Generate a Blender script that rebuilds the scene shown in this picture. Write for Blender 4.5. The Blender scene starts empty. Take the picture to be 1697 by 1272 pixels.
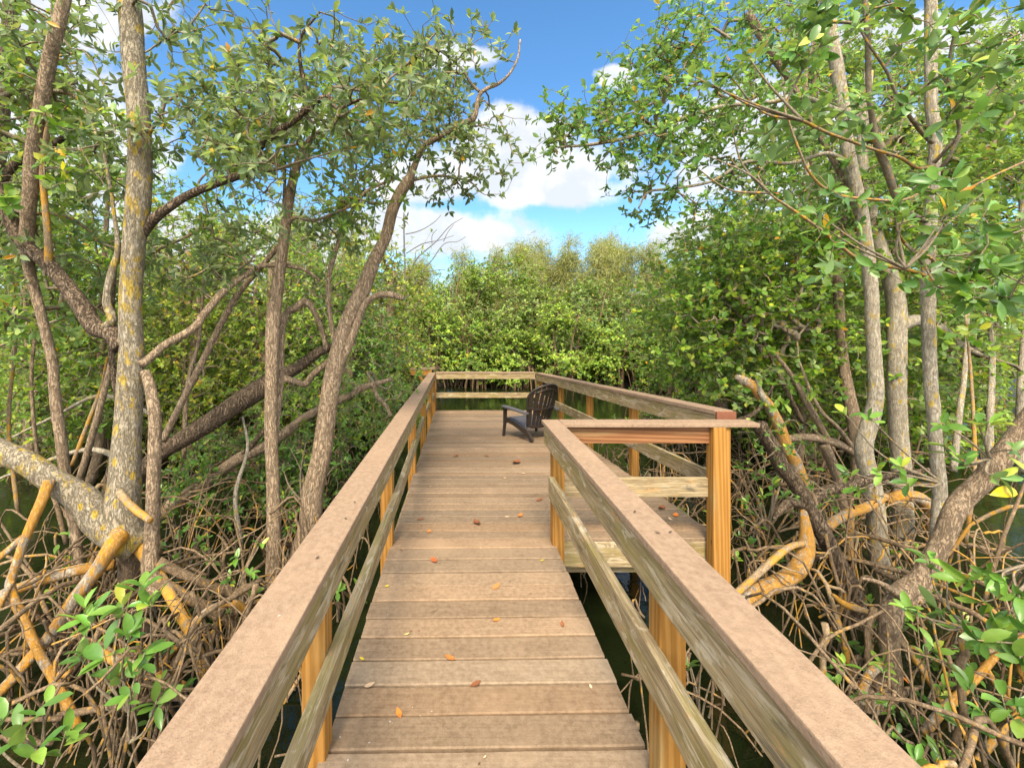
import bpy, bmesh, math, random
import numpy as np
from mathutils import Vector, Matrix
R = math.radians
random.seed(7)
rng = np.random.default_rng(11)
scene = bpy.context.scene
col = scene.collection

# ------------------------------------------------------------------ camera
EYE, F = 1.638, 680.0            # eye height above the boardwalk, focal length in reference pixels
cd = bpy.data.cameras.new("camera"); cam = bpy.data.objects.new("camera", cd); col.objects.link(cam)
cam.location = (0, 0, EYE); cam.rotation_euler = (R(90), 0, 0)
cd.sensor_width = 36; cd.lens = F / 1697 * 36
cd.shift_x = (848.5 - 764) / 1697; cd.shift_y = -(636 - 541) / 1697
cd.clip_start = .02; cd.clip_end = 2000
scene.camera = cam

# ------------------------------------------------------------------ sky, sun, exposure
SUN_EL, SUN_AZ = 50, 188          # azimuth clockwise from +Y: the sun stands high behind the camera, thinly veiled
EXPO = 2.05
w = bpy.data.worlds.new("World"); scene.world = w; w.use_nodes = True
def build_world():
    nt = w.node_tree; N = nt.nodes; L = nt.links; N.clear()
    def nd(t, **k):
        n = N.new(t)
        for a, b in k.items(): setattr(n, a, b)
        return n
    def val(x, n, i):
        if isinstance(x, (int, float)): n.inputs[i].default_value = x
        else: L.new(x, n.inputs[i])
    def m(op, a, b=0.0, c=0.0):
        n = nd('ShaderNodeMath', operation=op); val(a, n, 0); val(b, n, 1); val(c, n, 2); return n.outputs[0]
    out = nd('ShaderNodeOutputWorld')
    sky = nd('ShaderNodeTexSky', sky_type='NISHITA', sun_disc=False)
    sky.sun_elevation = R(SUN_EL); sky.sun_rotation = R(SUN_AZ); sky.altitude = 0
    sky.air_density = 1.0; sky.dust_density = .4; sky.ozone_density = 2.0
    hs = nd('ShaderNodeHueSaturation'); hs.inputs['Saturation'].default_value = 1.12; hs.inputs['Hue'].default_value = .499
    tn = nd('ShaderNodeMix', data_type='RGBA', blend_type='MULTIPLY'); tn.inputs[0].default_value = 1; L.new(sky.outputs[0], tn.inputs[6]); tn.inputs[7].default_value = (.84, .98, 1.04, 1)
    L.new(tn.outputs[2], hs.inputs['Color'])
    b1 = nd('ShaderNodeBackground'); L.new(hs.outputs[0], b1.inputs[0]); b1.inputs[1].default_value = .067
    tc = nd('ShaderNodeTexCoord'); sp = nd('ShaderNodeSeparateXYZ'); L.new(tc.outputs['Generated'], sp.inputs[0])
    X, Y, Z = sp.outputs
    ya = m('MAXIMUM', m('ABSOLUTE', Y), .12)
    u = m('DIVIDE', X, ya); v = m('DIVIDE', Z, ya)
    cb = nd('ShaderNodeCombineXYZ'); L.new(u, cb.inputs[0]); L.new(v, cb.inputs[1]); L.new(m('MULTIPLY', m('SIGN', Y), 3.0), cb.inputs[2])
    def noise(scale, det, rough, vec=cb.outputs[0]):
        n = nd('ShaderNodeTexNoise'); L.new(vec, n.inputs['Vector']); n.inputs['Scale'].default_value = scale
        n.inputs['Detail'].default_value = det; n.inputs['Roughness'].default_value = rough; return n.outputs[0]
    n1 = noise(6.5, 9, .58); n2 = noise(2.6, 6, .55); n3 = noise(9.0, 8, .55)
    blobs = [(880, 285, 230, 66), (855, 238, 90, 56), (900, 312, 230, 36), (690, 385, 240, 48), (720, 300, 120, 40), (750, 92, 70, 24), (1020, 128, 34, 20),
             (1330, 240, 240, 120), (330, 420, 260, 80), (60, 250, 200, 160), (500, 200, 70, 30), (1560, 60, 200, 40),
             (1290, 390, 240, 50), (80, 40, 200, 60)]
    best = None
    for px, py, rx, ry in blobs:
        a = m('DIVIDE', m('SUBTRACT', u, (px - 764) / F), rx / F); b = m('DIVIDE', m('SUBTRACT', v, (541 - py) / F), ry / F)
        d = m('SUBTRACT', 1.0, m('SQRT', m('ADD', m('MULTIPLY', a, a), m('MULTIPLY', b, b))))
        best = d if best is None else m('MAXIMUM', best, d)
    frontm = m('MULTIPLY', best, 1.0)
    anyc = m('ADD', .55, m('MULTIPLY', m('SUBTRACT', n2, .47), 4.0))            # unseen clouds round the rest of the sky, thickened for fill light
    fr = nd('ShaderNodeMapRange'); L.new(Y, fr.inputs[0]); fr.inputs[1].default_value = .1; fr.inputs[2].default_value = .35
    mx = nd('ShaderNodeMix'); L.new(fr.outputs[0], mx.inputs['Factor']); L.new(anyc, mx.inputs[2]); L.new(frontm, mx.inputs[3])
    dens = m('ADD', m('ADD', mx.outputs[0], .12), m('MULTIPLY', m('SUBTRACT', n1, .5), 2.0))
    mr = nd('ShaderNodeMapRange', interpolation_type='SMOOTHSTEP'); L.new(dens, mr.inputs[0]); mr.inputs[1].default_value = -.02; mr.inputs[2].default_value = .42
    shade = nd('ShaderNodeMapRange', interpolation_type='SMOOTHSTEP'); L.new(m('ADD', n3, m('MULTIPLY', dens, -.10)), shade.inputs[0])
    shade.inputs[1].default_value = .34; shade.inputs[2].default_value = .62
    cm = nd('ShaderNodeMix', data_type='RGBA'); L.new(shade.outputs[0], cm.inputs['Factor'])
    cm.inputs[6].default_value = (.50, .525, .56, 1); cm.inputs[7].default_value = (.67, .665, .66, 1)
    b2 = nd('ShaderNodeBackground'); L.new(cm.outputs[2], b2.inputs[0]); 
    bk = nd('ShaderNodeMapRange', interpolation_type='SMOOTHSTEP'); L.new(Y, bk.inputs[0])          # unseen cloud behind the viewer, brightened as added fill light
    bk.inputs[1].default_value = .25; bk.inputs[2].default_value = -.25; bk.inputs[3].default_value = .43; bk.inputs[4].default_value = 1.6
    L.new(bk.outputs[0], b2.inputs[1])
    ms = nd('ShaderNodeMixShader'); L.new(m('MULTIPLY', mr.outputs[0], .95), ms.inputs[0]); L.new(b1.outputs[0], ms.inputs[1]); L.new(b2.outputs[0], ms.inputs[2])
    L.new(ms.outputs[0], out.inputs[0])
build_world()
sl = bpy.data.lights.new("sun", 'SUN'); sun = bpy.data.objects.new("sun", sl); col.objects.link(sun)
sl.energy = 2.0; sl.angle = R(20); sl.color = (1, .88, .70)
dirv = Vector((math.sin(R(SUN_AZ)) * math.cos(R(SUN_EL)), math.cos(R(SUN_AZ)) * math.cos(R(SUN_EL)), math.sin(R(SUN_EL))))
sun.rotation_euler = dirv.to_track_quat('Z', 'Y').to_euler(); sun.location = (-6, -8, 14)
scene.view_settings.view_transform = 'Standard'; scene.view_settings.look = 'None'
scene.view_settings.exposure = EXPO; scene.view_settings.gamma = 1
scene.cycles.max_bounces = 10; scene.cycles.diffuse_bounces = 6; scene.cycles.transparent_max_bounces = 4

# ------------------------------------------------------------------ materials
class NT:
    def __init__(s, name):
        s.m = bpy.data.materials.new(name); s.m.use_nodes = True; s.t = s.m.node_tree; s.N = s.t.nodes
        s.b = s.N['Principled BSDF']; s.out = s.N['Material Output']
    def nd(s, t, ins=None, **k):
        n = s.N.new(t)
        for a, b in k.items(): setattr(n, a, b)
        for a, b in (ins or {}).items(): s.set(n.inputs[a], b)
        return n
    def set(s, sock, v):
        if hasattr(v, 'is_output'): s.t.links.new(v, sock)
        else:
            if isinstance(v, tuple) and len(v) == 3 and sock.type == 'RGBA': v = v + (1,)
            sock.default_value = v
    def coords(s, scale=(1, 1, 1), rand=False):
        tc = s.nd('ShaderNodeTexCoord'); mp = s.nd('ShaderNodeMapping', {'Vector': tc.outputs['Object'], 'Scale': scale})
        if rand:
            oi = s.nd('ShaderNodeObjectInfo'); mu = s.nd('ShaderNodeMath', {0: oi.outputs['Random'], 1: 40.0}, operation='MULTIPLY')
            cb = s.nd('ShaderNodeCombineXYZ', {0: mu.outputs[0], 1: mu.outputs[0], 2: mu.outputs[0]}); s.set(mp.inputs['Location'], cb.outputs[0])
        return mp.outputs[0]
    def noise(s, vec, scale, det=6, rough=.55, dist=0):
        return s.nd('ShaderNodeTexNoise', {'Vector': vec, 'Scale': scale, 'Detail': det, 'Roughness': rough, 'Distortion': dist}).outputs[0]
    def ramp(s, f, a, b):
        return s.nd('ShaderNodeMapRange', {0: f, 1: a, 2: b}, interpolation_type='SMOOTHSTEP').outputs[0]
    def mix(s, f, a, b, mode='MIX'):
        n = s.nd('ShaderNodeMix', data_type='RGBA', blend_type=mode)
        s.set(n.inputs[0], f); s.set(n.inputs[6], a); s.set(n.inputs[7], b); return n.outputs[2]
    def math(s, op, a, b=0.0):
        return s.nd('ShaderNodeMath', {0: a, 1: b}, operation=op).outputs[0]
    def bump(s, h, strength, dist=.01):
        n = s.nd('ShaderNodeBump', {'Height': h, 'Strength': strength, 'Distance': dist}); s.set(s.b.inputs['Normal'], n.outputs[0])
    def fin(s, c, rough, spec=.5):
        s.set(s.b.inputs['Base Color'], c); s.set(s.b.inputs['Roughness'], rough); s.set(s.b.inputs['Specular IOR Level'], spec); return s.m

def mat_composite(name, c1, c2, along, attr=False, streak=1.0):
    n = NT(name)
    v = n.coords((1, 1, 1), True)
    g = n.coords((2.2, 60, 60) if along == 'x' else (60, 2.2, 60), True)
    f = n.noise(g, 1.6, 7, .7); big = n.noise(v, 2.3, 4, .55); sp = n.noise(v, 160, 3, .7)
    f2 = n.noise(v, 38, 6, .7)
    f = n.math('ADD', n.math('MULTIPLY', f, streak * .6), n.math('MULTIPLY', f2, 1 - streak * .6))
    c = n.mix(n.ramp(f, .34, .66), c1, c2)
    c = n.mix(n.math('MULTIPLY', n.ramp(big, .45, .75), .55), c, (c2[0] * 1.18, c2[1] * 1.16, c2[2] * 1.12))
    c = n.mix(n.math('MULTIPLY', n.ramp(n.noise(v, 5.5, 6, .65), .55, .75), .4), c, (c1[0] * .62, c1[1] * .62, c1[2] * .58))
    c = n.mix(n.math('MULTIPLY', n.ramp(sp, .6, .72), .5), c, (c1[0] * .45, c1[1] * .45, c1[2] * .42))
    wv = n.nd('ShaderNodeTexVoronoi', {'Vector': v, 'Scale': 26.0}); wm = n.math('MULTIPLY', n.ramp(n.math('ADD', wv.outputs[0], n.math('MULTIPLY', n.math('SUBTRACT', sp, .5), .25)), .10, .06), n.ramp(n.noise(v, 1.6, 3, .5), .56, .62))
    c = n.mix(n.math('MULTIPLY', wm, .6), c, (.55, .52, .46))
    c = n.mix(n.math('MULTIPLY', n.ramp(n.noise(v, 9, 6, .7), .64, .72), .5), c, (c1[0] * .4, c1[1] * .4, c1[2] * .38))
    if attr:
        a = n.nd('ShaderNodeAttribute', attribute_name='col'); c = n.mix(1.0, c, a.outputs[0], 'MULTIPLY')
    n.bump(n.math('ADD', n.math('MULTIPLY', f, .6), sp), .55, .004)
    return n.fin(c, .88, .12)

def mat_weathered(name, al=.75, bl=.8, gm=.75):
    n = NT(name)
    g = n.coords((2.0, 26, 26), True); v = n.coords((1, 1, 1), True); s = n.coords((2.7, 8, 8), True)
    gr = n.noise(g, 2.2, 8, .68, .4); fg = n.noise(n.coords((2.2, 150, 150), True), 1.5, 5, .7, .3)
    c = n.mix(n.ramp(gr, .32, .68), (.17, .12, .058), (.36, .275, .155))
    c = n.mix(n.math('MULTIPLY', n.ramp(n.noise(s, 1.3, 5, .6), .44, .64), al * .85), c, (.22, .175, .05))       # algae
    c = n.mix(n.math('MULTIPLY', n.ramp(n.noise(s, 2.1, 6, .62, .8), .54, .62), bl), c, (.43, .355, .24))    # bleached
    c = n.mix(n.math('MULTIPLY', n.ramp(n.noise(s, 1.7, 7, .66, .5), .57, .70), gm), c, (.085, .07, .05))  # grime
    c = n.mix(n.math('MULTIPLY', n.ramp(n.noise(s, 3.1, 7, .62, 1.2), .6, .66), .6), c, (.42, .22, .08))    # peeled
    c = n.mix(n.math('MULTIPLY', n.ramp(fg, .48, .70), .65), c, (.10, .075, .045)); c = n.mix(n.math('MULTIPLY', n.ramp(fg, .45, .3), .35), c, (.47, .40, .28))
    n.bump(n.math('ADD', gr, fg), .6, .004)
    return n.fin(c, .9, .10)

def mat_post(name, c1=(.25, .112, .02), c2=(.35, .172, .04)):
    n = NT(name)
    g = n.coords((.42, 15, 15), True)
    wv = n.nd('ShaderNodeTexWave', {'Vector': g, 'Scale': 1.3, 'Distortion': 4.0, 'Detail': 3.0, 'Detail Scale': 1.2, 'Detail Roughness': .6}, wave_type='BANDS', bands_direction='DIAGONAL').outputs[1]
    f = n.noise(n.coords((1.5, 60, 60), True), 1.6, 6, .7)
    c = n.mix(n.ramp(wv, .1, .95), c1, c2)
    c = n.mix(n.math('MULTIPLY', n.ramp(f, .35, .7), .45), c, (c1[0] * .8, c1[1] * .8, c1[2] * .8))
    vr = n.nd('ShaderNodeTexVoronoi', {'Vector': n.coords((1.5, 5, 5), True), 'Scale': 2.0}).outputs[0]
    c = n.mix(n.ramp(vr, .10, .05), c, (.11, .045, .012))
    c = n.mix(n.math('MULTIPLY', n.ramp(n.noise(n.coords((.8, 4, 4), True), 1.5, 5, .6), .55, .72), .5), c, (.25, .2, .09))
    n.bump(f, .35, .003)
    return n.fin(c, .75, .15)

def mat_bark(name, c1, c2, lich=None, amt=.6, scale=1.0, rough=1.0, white=.0):
    n = NT(name)
    v = n.coords((1, 1, .55)); d = lambda c, k: (c[0] * k, c[1] * k, c[2] * k)
    a = n.noise(v, 34 * scale, 9, .72); b = n.noise(v, 7 * scale, 6, .65); fine = n.noise(n.coords(), 150 * scale, 4, .75)
    cr = n.noise(n.coords((1, 1, .22)), 48 * scale, 6, .7, .6); ring = n.noise(n.coords((1, 1, 5)), 9 * scale, 6, .65)
    crack = n.ramp(n.math('ABSOLUTE', n.math('SUBTRACT', cr, .5)), .05, .005)
    c = n.mix(n.ramp(a, .33, .67), c1, c2)
    c = n.mix(n.math('MULTIPLY', n.ramp(b, .44, .72), .35), c, d(c1, .66))
    c = n.mix(n.math('MULTIPLY', n.ramp(fine, .42, .66), .4), c, d(c1, .65))
    c = n.mix(n.math('MULTIPLY', crack, .5), c, d(c1, .30))
    c = n.mix(n.math('MULTIPLY', n.ramp(ring, .57, .70), .22), c, d(c2, 1.25))
    if white:
        c = n.mix(n.math('MULTIPLY', n.ramp(n.noise(v, 24 * scale, 7, .72), .58, .63), white), c, (.46, .43, .36))
    if lich:
        l1 = n.noise(v, 15 * scale, 8, .72); l2 = n.noise(v, 3.2 * scale, 3, .5)
        f = n.ramp(n.math('ADD', n.math('MULTIPLY', l1, .8), n.math('MULTIPLY', l2, .5)), .87 - amt * .3, .93 - amt * .3)
        f = n.math('MULTIPLY', f, n.math('ADD', .55, n.math('MULTIPLY', n.ramp(fine, .6, .4), .45)))
        c = n.mix(f, c, n.mix(n.ramp(a, .35, .7), lich, d(lich, .75)))
        pv = n.nd('ShaderNodeTexVoronoi', {'Vector': v, 'Scale': 13.0 * scale, 'Randomness': 1.0})
        pm = n.math('MULTIPLY', n.ramp(n.math('ADD', pv.outputs[0], n.math('MULTIPLY', n.math('SUBTRACT', a, .5), .35)), .30, .22), n.ramp(n.noise(v, 9, 4, .6), .45, .52))
        c = n.mix(n.math('MULTIPLY', pm, .85), c, lich)
    n.bump(n.math('SUBTRACT', n.math('ADD', a, n.math('MULTIPLY', fine, .35)), n.math('MULTIPLY', crack, .5)), .9 * rough, .014)
    return n.fin(c, .9, .12)

def mat_leaf(name, trans=.42, rough=.42):
    n = NT(name)
    a = n.nd('ShaderNodeAttribute', attribute_name='col').outputs[0]
    v = n.coords(); c = n.mix(n.math('MULTIPLY', n.ramp(n.noise(v, 35, 3, .6), .35, .7), .35), a, n.mix(1.0, a, (.6, .62, .5), 'MULTIPLY'))
    geo = n.nd('ShaderNodeNewGeometry')
    c = n.mix(n.math('MULTIPLY', geo.outputs['Backfacing'], .35), c, (.24, .29, .15))
    n.fin(c, rough, .38)
    tr = n.nd('ShaderNodeBsdfTranslucent', {'Color': n.mix(1.0, c, (1.5, 1.55, .75), 'MULTIPLY')})
    ms = n.nd('ShaderNodeMixShader', {0: trans}); n.t.links.new(n.b.outputs[0], ms.inputs[1]); n.t.links.new(tr.outputs[0], ms.inputs[2])
    n.t.links.new(ms.outputs[0], n.out.inputs[0]); return n.m

def mat_water():
    n = NT('creek_water')
    v = n.coords((1, 1, 1))
    h = n.math('ADD', n.noise(v, 5.5, 4, .55), n.math('MULTIPLY', n.noise(n.coords((1, 2.2, 1)), 1.4, 3, .5), 1.6))
    n.bump(h, .16, .03)
    c = n.mix(n.ramp(n.noise(v, .5, 4, .6), .35, .7), (.004, .006, .002), (.013, .018, .005))
    n.b.inputs['IOR'].default_value = 1.33
    return n.fin(c, .045, .5)

def mat_plain(name, c, rough=.6, spec=.4, metal=0, nscale=20, namt=.3, bump=.2):
    n = NT(name); v = n.coords(); f = n.noise(v, nscale, 6, .6)
    cc = n.mix(n.math('MULTIPLY', n.ramp(f, .35, .7), namt), c, (c[0] * .55, c[1] * .55, c[2] * .55))
    n.bump(f, bump, .004); n.b.inputs['Metallic'].default_value = metal
    return n.fin(cc, rough, spec)

def mat_litter():
    n = NT('dry_leaf'); a = n.nd('ShaderNodeAttribute', attribute_name='col').outputs[0]; f = n.noise(n.coords(), 60, 4, .6)
    return n.fin(n.mix(n.math('MULTIPLY', n.ramp(f, .35, .7), .5), a, n.mix(1.0, a, (.45, .4, .35), 'MULTIPLY')), .7, .2)
M = {}
M['deck'] = mat_composite('composite_decking', (.162, .107, .063), (.260, .182, .114), 'x', True, .62)
M['cap'] = mat_composite('composite_cap', (.200, .132, .083), (.272, .187, .121), 'x', False, .3)
M['weather'] = mat_weathered('weathered_timber')
M['post'] = mat_post('treated_timber')
M['greyed'] = mat_weathered('greyed_timber', .15, .35, .9)
M['joist'] = mat_weathered('joist_timber')
M['red'] = mat_plain('stained_end_board', (.17, .062, .03), .6, .3, 0, 30, .3)
M['brownboard'] = mat_post('brown_stained_board', (.15, .062, .024), (.27, .125, .052))
M['bolt'] = mat_plain('galvanised_bolt', (.45, .46, .48), .35, .5, .9, 60, .3)
M['grey'] = mat_bark('grey_bark', (.25, .20, .13), (.42, .355, .245), (.47, .32, .04), .62, 1.0, 1.0, .45)
M['dark'] = mat_bark('dark_rough_bark', (.18, .125, .078), (.31, .225, .145), None, 0, 1.3, 1.5, .15)
M['brown'] = mat_bark('brown_bark', (.29, .20, .122), (.43, .32, .205), None, 0, 1.1, 1.1, .2)
M['pale'] = mat_bark('pale_lichen_bark', (.30, .245, .17), (.47, .41, .30), (.44, .31, .05), .42, 1.1, .8, .6)
M['orange'] = mat_bark('orange_lichen_bark', (.27, .215, .15), (.43, .36, .27), (.50, .235, .022), .93, 1.2, .8, .6)
M['root'] = mat_bark('root_bark', (.135, .090, .052), (.30, .21, .122), (.36, .2, .04), .25, 1.4, .6, .1)
M['shade'] = mat_bark('shaded_root_bark', (.05, .036, .025), (.12, .085, .055), None, 0, 1.4, .6, 0)  # darker root bark for the far waterline, shade painted into its colour
M['tan'] = mat_bark('tan_root_bark', (.25, .175, .10), (.40, .29, .17), (.50, .25, .026), .8, 1.4, .6, .2)
M['twig'] = mat_bark('twig_bark', (.17, .135, .088), (.31, .25, .17), (.46, .25, .02), .38, 2.2, .5)
M['dead'] = mat_plain('dead_wood', (.13, .115, .105), .9, .1, 0, 40, .5)
M['leaf'] = mat_leaf('mangrove_leaf')
M['glossy'] = mat_leaf('glossy_leaf', .28, .33)
M['far'] = mat_leaf('far_leaf', .35, .55)
M['water'] = mat_water()
M['mud'] = mat_plain('mud', (.022, .017, .012), .55, .4, 0, 8, .5, .6)
M['litter'] = mat_litter()

# ------------------------------------------------------------------ object helpers
def tag(o, label=None, cat=None, group=None, kind=None):
    if label: o['label'] = label
    if cat: o['category'] = cat
    if group: o['group'] = group
    if kind: o['kind'] = kind
    return o
def empty(name, loc, label, cat, group=None, rz=0):
    o = bpy.data.objects.new(name, None); col.objects.link(o); o.location = loc; o.rotation_euler.z = rz; o.empty_display_size = .1
    return tag(o, label, cat, group)
def mkmesh(name, verts, faces, mat, parent=None, smooth=True, colors=None, offset=True):
    """verts Nx3 in world space; quads/tris as list or ndarray"""
    verts = np.asarray(verts, dtype=np.float32)
    if parent is not None and offset: verts = verts - np.array(parent.location, dtype=np.float32)
    me = bpy.data.meshes.new(name)
    if isinstance(faces, tuple):           # (loop vertex indices, loop starts, loop totals)
        li, ls, lt = faces
    else:
        lt = np.array([len(f) for f in faces], dtype=np.int32); ls = np.concatenate([[0], np.cumsum(lt)[:-1]]).astype(np.int32)
        li = np.fromiter((i for f in faces for i in f), dtype=np.int32)
    me.vertices.add(len(verts)); me.vertices.foreach_set('co', verts.ravel())
    me.loops.add(len(li)); me.loops.foreach_set('vertex_index', li)
    me.polygons.add(len(ls)); me.polygons.foreach_set('loop_start', ls); me.polygons.foreach_set('loop_total', lt)
    me.update(calc_edges=True); me.validate()
    me.polygons.foreach_set('use_smooth', np.full(len(me.polygons), smooth, dtype=bool))
    if colors is not None:
        at = me.color_attributes.new('col', 'FLOAT_COLOR', 'POINT')
        c4 = np.ones((len(verts), 4), dtype=np.float32); c4[:, :3] = colors; at.data.foreach_set('color', c4.ravel())
    me.materials.append(mat)
    o = bpy.data.objects.new(name, me); col.objects.link(o)
    if parent is not None: o.parent = parent
    return o
def at(px, py, Y):
    return np.array([(px - 764) * Y / F, Y, EYE - (py - 541) * Y / F])

def beam(name, a, b, wd, ht, mat, parent=None, bev=.004, up=(0, 0, 1)):
    """a timber whose own X axis runs from a to b; wd across, ht along 'up'"""
    a, b = Vector(a), Vector(b); x = (b - a); L = x.length; x.normalize(); up = Vector(up)
    y = up.cross(x).normalized(); z = x.cross(y)
    bm = bmesh.new(); bmesh.ops.create_cube(bm, size=1, matrix=Matrix.Translation((L / 2, 0, 0)) @ Matrix.Diagonal((L, wd, ht, 1)))
    bmesh.ops.bevel(bm, geom=bm.edges[:], offset=bev, segments=2, affect='EDGES', profile=.6)
    me = bpy.data.meshes.new(name); bm.to_mesh(me); bm.free(); me.materials.append(mat)
    o = bpy.data.objects.new(name, me); col.objects.link(o)
    mw = Matrix((x, y, z)).transposed().to_4x4(); mw.translation = a - (parent.location if parent else Vector())
    if parent: o.parent = parent
    o.matrix_local = mw
    return o
def bolt(p, d, parent, post):
    """hex-ish bolt head on washer facing direction d, a sub-part of a post"""
    bm = bmesh.new(); q = Vector(d).to_track_quat('Z', 'Y').to_matrix().to_4x4()
    bmesh.ops.create_cone(bm, cap_ends=True, segments=20, radius1=.019, radius2=.018, depth=.004, matrix=q @ Matrix.Translation((0, 0, .002)))
    bmesh.ops.create_cone(bm, cap_ends=True, segments=6, radius1=.0105, radius2=.0095, depth=.010, matrix=q @ Matrix.Translation((0, 0, .009)))
    me = bpy.data.meshes.new('bolt'); bm.to_mesh(me); bm.free(); me.materials.append(M['bolt'])
    o = bpy.data.objects.new('bolt', me); col.objects.link(o); o.parent = post
    o.matrix_local = post.matrix_local.inverted() @ Matrix.Translation(Vector(p) - parent.location)
    return o
def smoothpath(pts, sub=6):
    """Catmull-Rom through rows of pts (any number of columns)"""
    p = np.asarray(pts, float)
    if len(p) == 2: 
        t = np.linspace(0, 1, sub + 1)[:, None]; return p[0] * (1 - t) + p[1] * t
    q = np.vstack([2 * p[0] - p[1], p, 2 * p[-1] - p[-2]]); out = []
    t = np.linspace(0, 1, sub, endpoint=False)[:, None]
    for i in range(1, len(q) - 2):
        a, b, c, d = q[i - 1], q[i], q[i + 1], q[i + 2]
        out.append(.5 * (2 * b + (c - a) * t + (2 * a - 5 * b + 4 * c - d) * t ** 2 + (3 * b - a - 3 * c + d) * t ** 3))
    out.append(p[-1][None]); return np.vstack(out)
class Tubes:
    def __init__(s): s.v = []; s.f = []; s.n = 0
    def add(s, P, rad, sides=8, rough=0.0, cap=True):
        P = np.asarray(P, float); n = len(P); T = np.gradient(P, axis=0); T /= np.linalg.norm(T, axis=1)[:, None] + 1e-9
        ref = np.eye(3)[np.argmin(np.abs(T).sum(0))]
        U = np.cross(T, ref); U /= np.linalg.norm(U, axis=1)[:, None] + 1e-9; V = np.cross(T, U)
        th = np.arange(sides) * 2 * math.pi / sides
        r = np.asarray(rad, float)[:, None] * np.ones((1, sides))
        if rough:
            ph = rng.uniform(0, 6.28, 6); arc = np.concatenate([[0], np.cumsum(np.linalg.norm(np.diff(P, axis=0), axis=1))])[:, None]
            k = 1 / (r.mean() * 3 + 1e-6)
            r = r * (1 + rough * (.45 * np.sin(2 * th + ph[0] + arc * k * .35) + .35 * np.sin(3 * th + ph[1] - arc * k * .8) + .5 * np.sin(arc * k * 1.1 + ph[2]) * np.cos(th + ph[3])
                                  + .25 * np.sin(arc * k * 2.6 + ph[4] + th) + .12 * rng.normal(size=r.shape)))
        ring = P[:, None, :] + r[..., None] * (np.cos(th)[None, :, None] * U[:, None] + np.sin(th)[None, :, None] * V[:, None])
        b = s.n; s.v.append(ring.reshape(-1, 3))
        i = np.arange(n - 1)[:, None] * sides; j = np.arange(sides)[None]; jn = (j + 1) % sides
        s.f.append(np.stack([i + j, i + jn, i + sides + jn, i + sides + j], -1).reshape(-1, 4) + b); s.n += n * sides
        if cap:
            s.v.append(P[[0, -1]]); e = s.n; s.n += 2
            k = np.arange(sides); kn = (k + 1) % sides
            s.f.append(np.stack([np.full(sides, e), b + kn, b + k, b + k], -1)); m_ = b + (n - 1) * sides
            s.f.append(np.stack([np.full(sides, e + 1), m_ + k, m_ + kn, m_ + kn], -1))
    def build(s, name, mat, parent=None):
        if not s.v: return None
        V = np.vstack(s.v); Fq = np.vstack(s.f); tri = Fq[:, 2] == Fq[:, 3]
        q = Fq[~tri]; t = Fq[tri][:, :3]
        li = np.concatenate([q.ravel(), t.ravel()]).astype(np.int32)
        lt = np.concatenate([np.full(len(q), 4), np.full(len(t), 3)]).astype(np.int32)
        ls = np.concatenate([[0], np.cumsum(lt)[:-1]]).astype(np.int32)
        return mkmesh(name, V, (li, ls, lt), mat, parent)

# leaf templates: (u along, v across, w up), faces
def leaf_template(lod):
    if lod == 2:
        v = np.array([[0, 0, 0], [.5, .5, .0], [1, 0, -.08], [.5, -.5, .0]]); return v, [(0, 1, 2, 3)]
    st = {1: [(.30, .40), (.68, .5)], 0: [(.16, .24), (.36, .44), (.60, .50), (.82, .36)]}[lod]
    v = [[0, 0, 0]]; f = []
    for u, hw in st:
        c = -.35 * u * u * .5
        v += [[u, hw, .16 * hw + c], [u, 0, c], [u, -hw, .16 * hw + c]]
    v.append([1, 0, -.2]); e = len(v) - 1
    f += [(0, 2, 1), (0, 3, 2)]
    for k in range(len(st) - 1):
        a = 1 + 3 * k; b = a + 3
        f += [(a, a + 1, b + 1, b), (a + 1, a + 2, b + 2, b + 1)]
    a = 1 + 3 * (len(st) - 1); f += [(a, a + 1, e), (a + 1, a + 2, e)]
    return np.array(v, float), f
TEMPL = {k: leaf_template(k) for k in (0, 1, 2)}
def leaves(name, base, dirs, nrm, Ls, Ws, cols, mat, parent, lod=1, wood=None):
    tv, tf = TEMPL[lod]; n = len(base)
    dirs = dirs / (np.linalg.norm(dirs, axis=1)[:, None] + 1e-9)
    side = np.cross(nrm, dirs); side /= np.linalg.norm(side, axis=1)[:, None] + 1e-9; nn = np.cross(dirs, side)
    curl = rng.uniform(.3, 1.6, n)
    V = base[:, None] + dirs[:, None] * (tv[None, :, 0, None] * Ls[:, None, None]) + side[:, None] * (tv[None, :, 1, None] * Ws[:, None, None]) \
        + nn[:, None] * (tv[None, :, 2, None] * (Ls * curl)[:, None, None])
    k = len(tv); li1 = np.concatenate([np.array(f) for f in tf]); lt1 = np.array([len(f) for f in tf])
    li = (li1[None] + (np.arange(n) * k)[:, None]).ravel().astype(np.int32); lt = np.tile(lt1, n).astype(np.int32)
    ls = np.concatenate([[0], np.cumsum(lt)[:-1]]).astype(np.int32)
    V = V.reshape(-1, 3); C = np.repeat(cols, k, axis=0); mi = np.zeros(len(ls), np.int32)
    if wood is not None and wood[0].v:
        T, wm = wood; TV = np.vstack(T.v); Q = np.vstack(T.f) + len(V)
        ls = np.concatenate([ls, len(li) + np.arange(len(Q)) * 4]).astype(np.int32); li = np.concatenate([li, Q.ravel()]).astype(np.int32)
        lt = np.concatenate([lt, np.full(len(Q), 4)]).astype(np.int32); mi = np.concatenate([mi, np.ones(len(Q), np.int32)])
        V = np.vstack([V, TV]); C = np.vstack([C, np.full((len(TV), 3), .2)])
    o = mkmesh(name, V, (li, ls, lt), mat, parent, True, C)
    if wood is not None:
        o.data.materials.append(wood[1]); o.data.polygons.foreach_set('material_index', mi[:len(o.data.polygons)])
    return o
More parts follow.
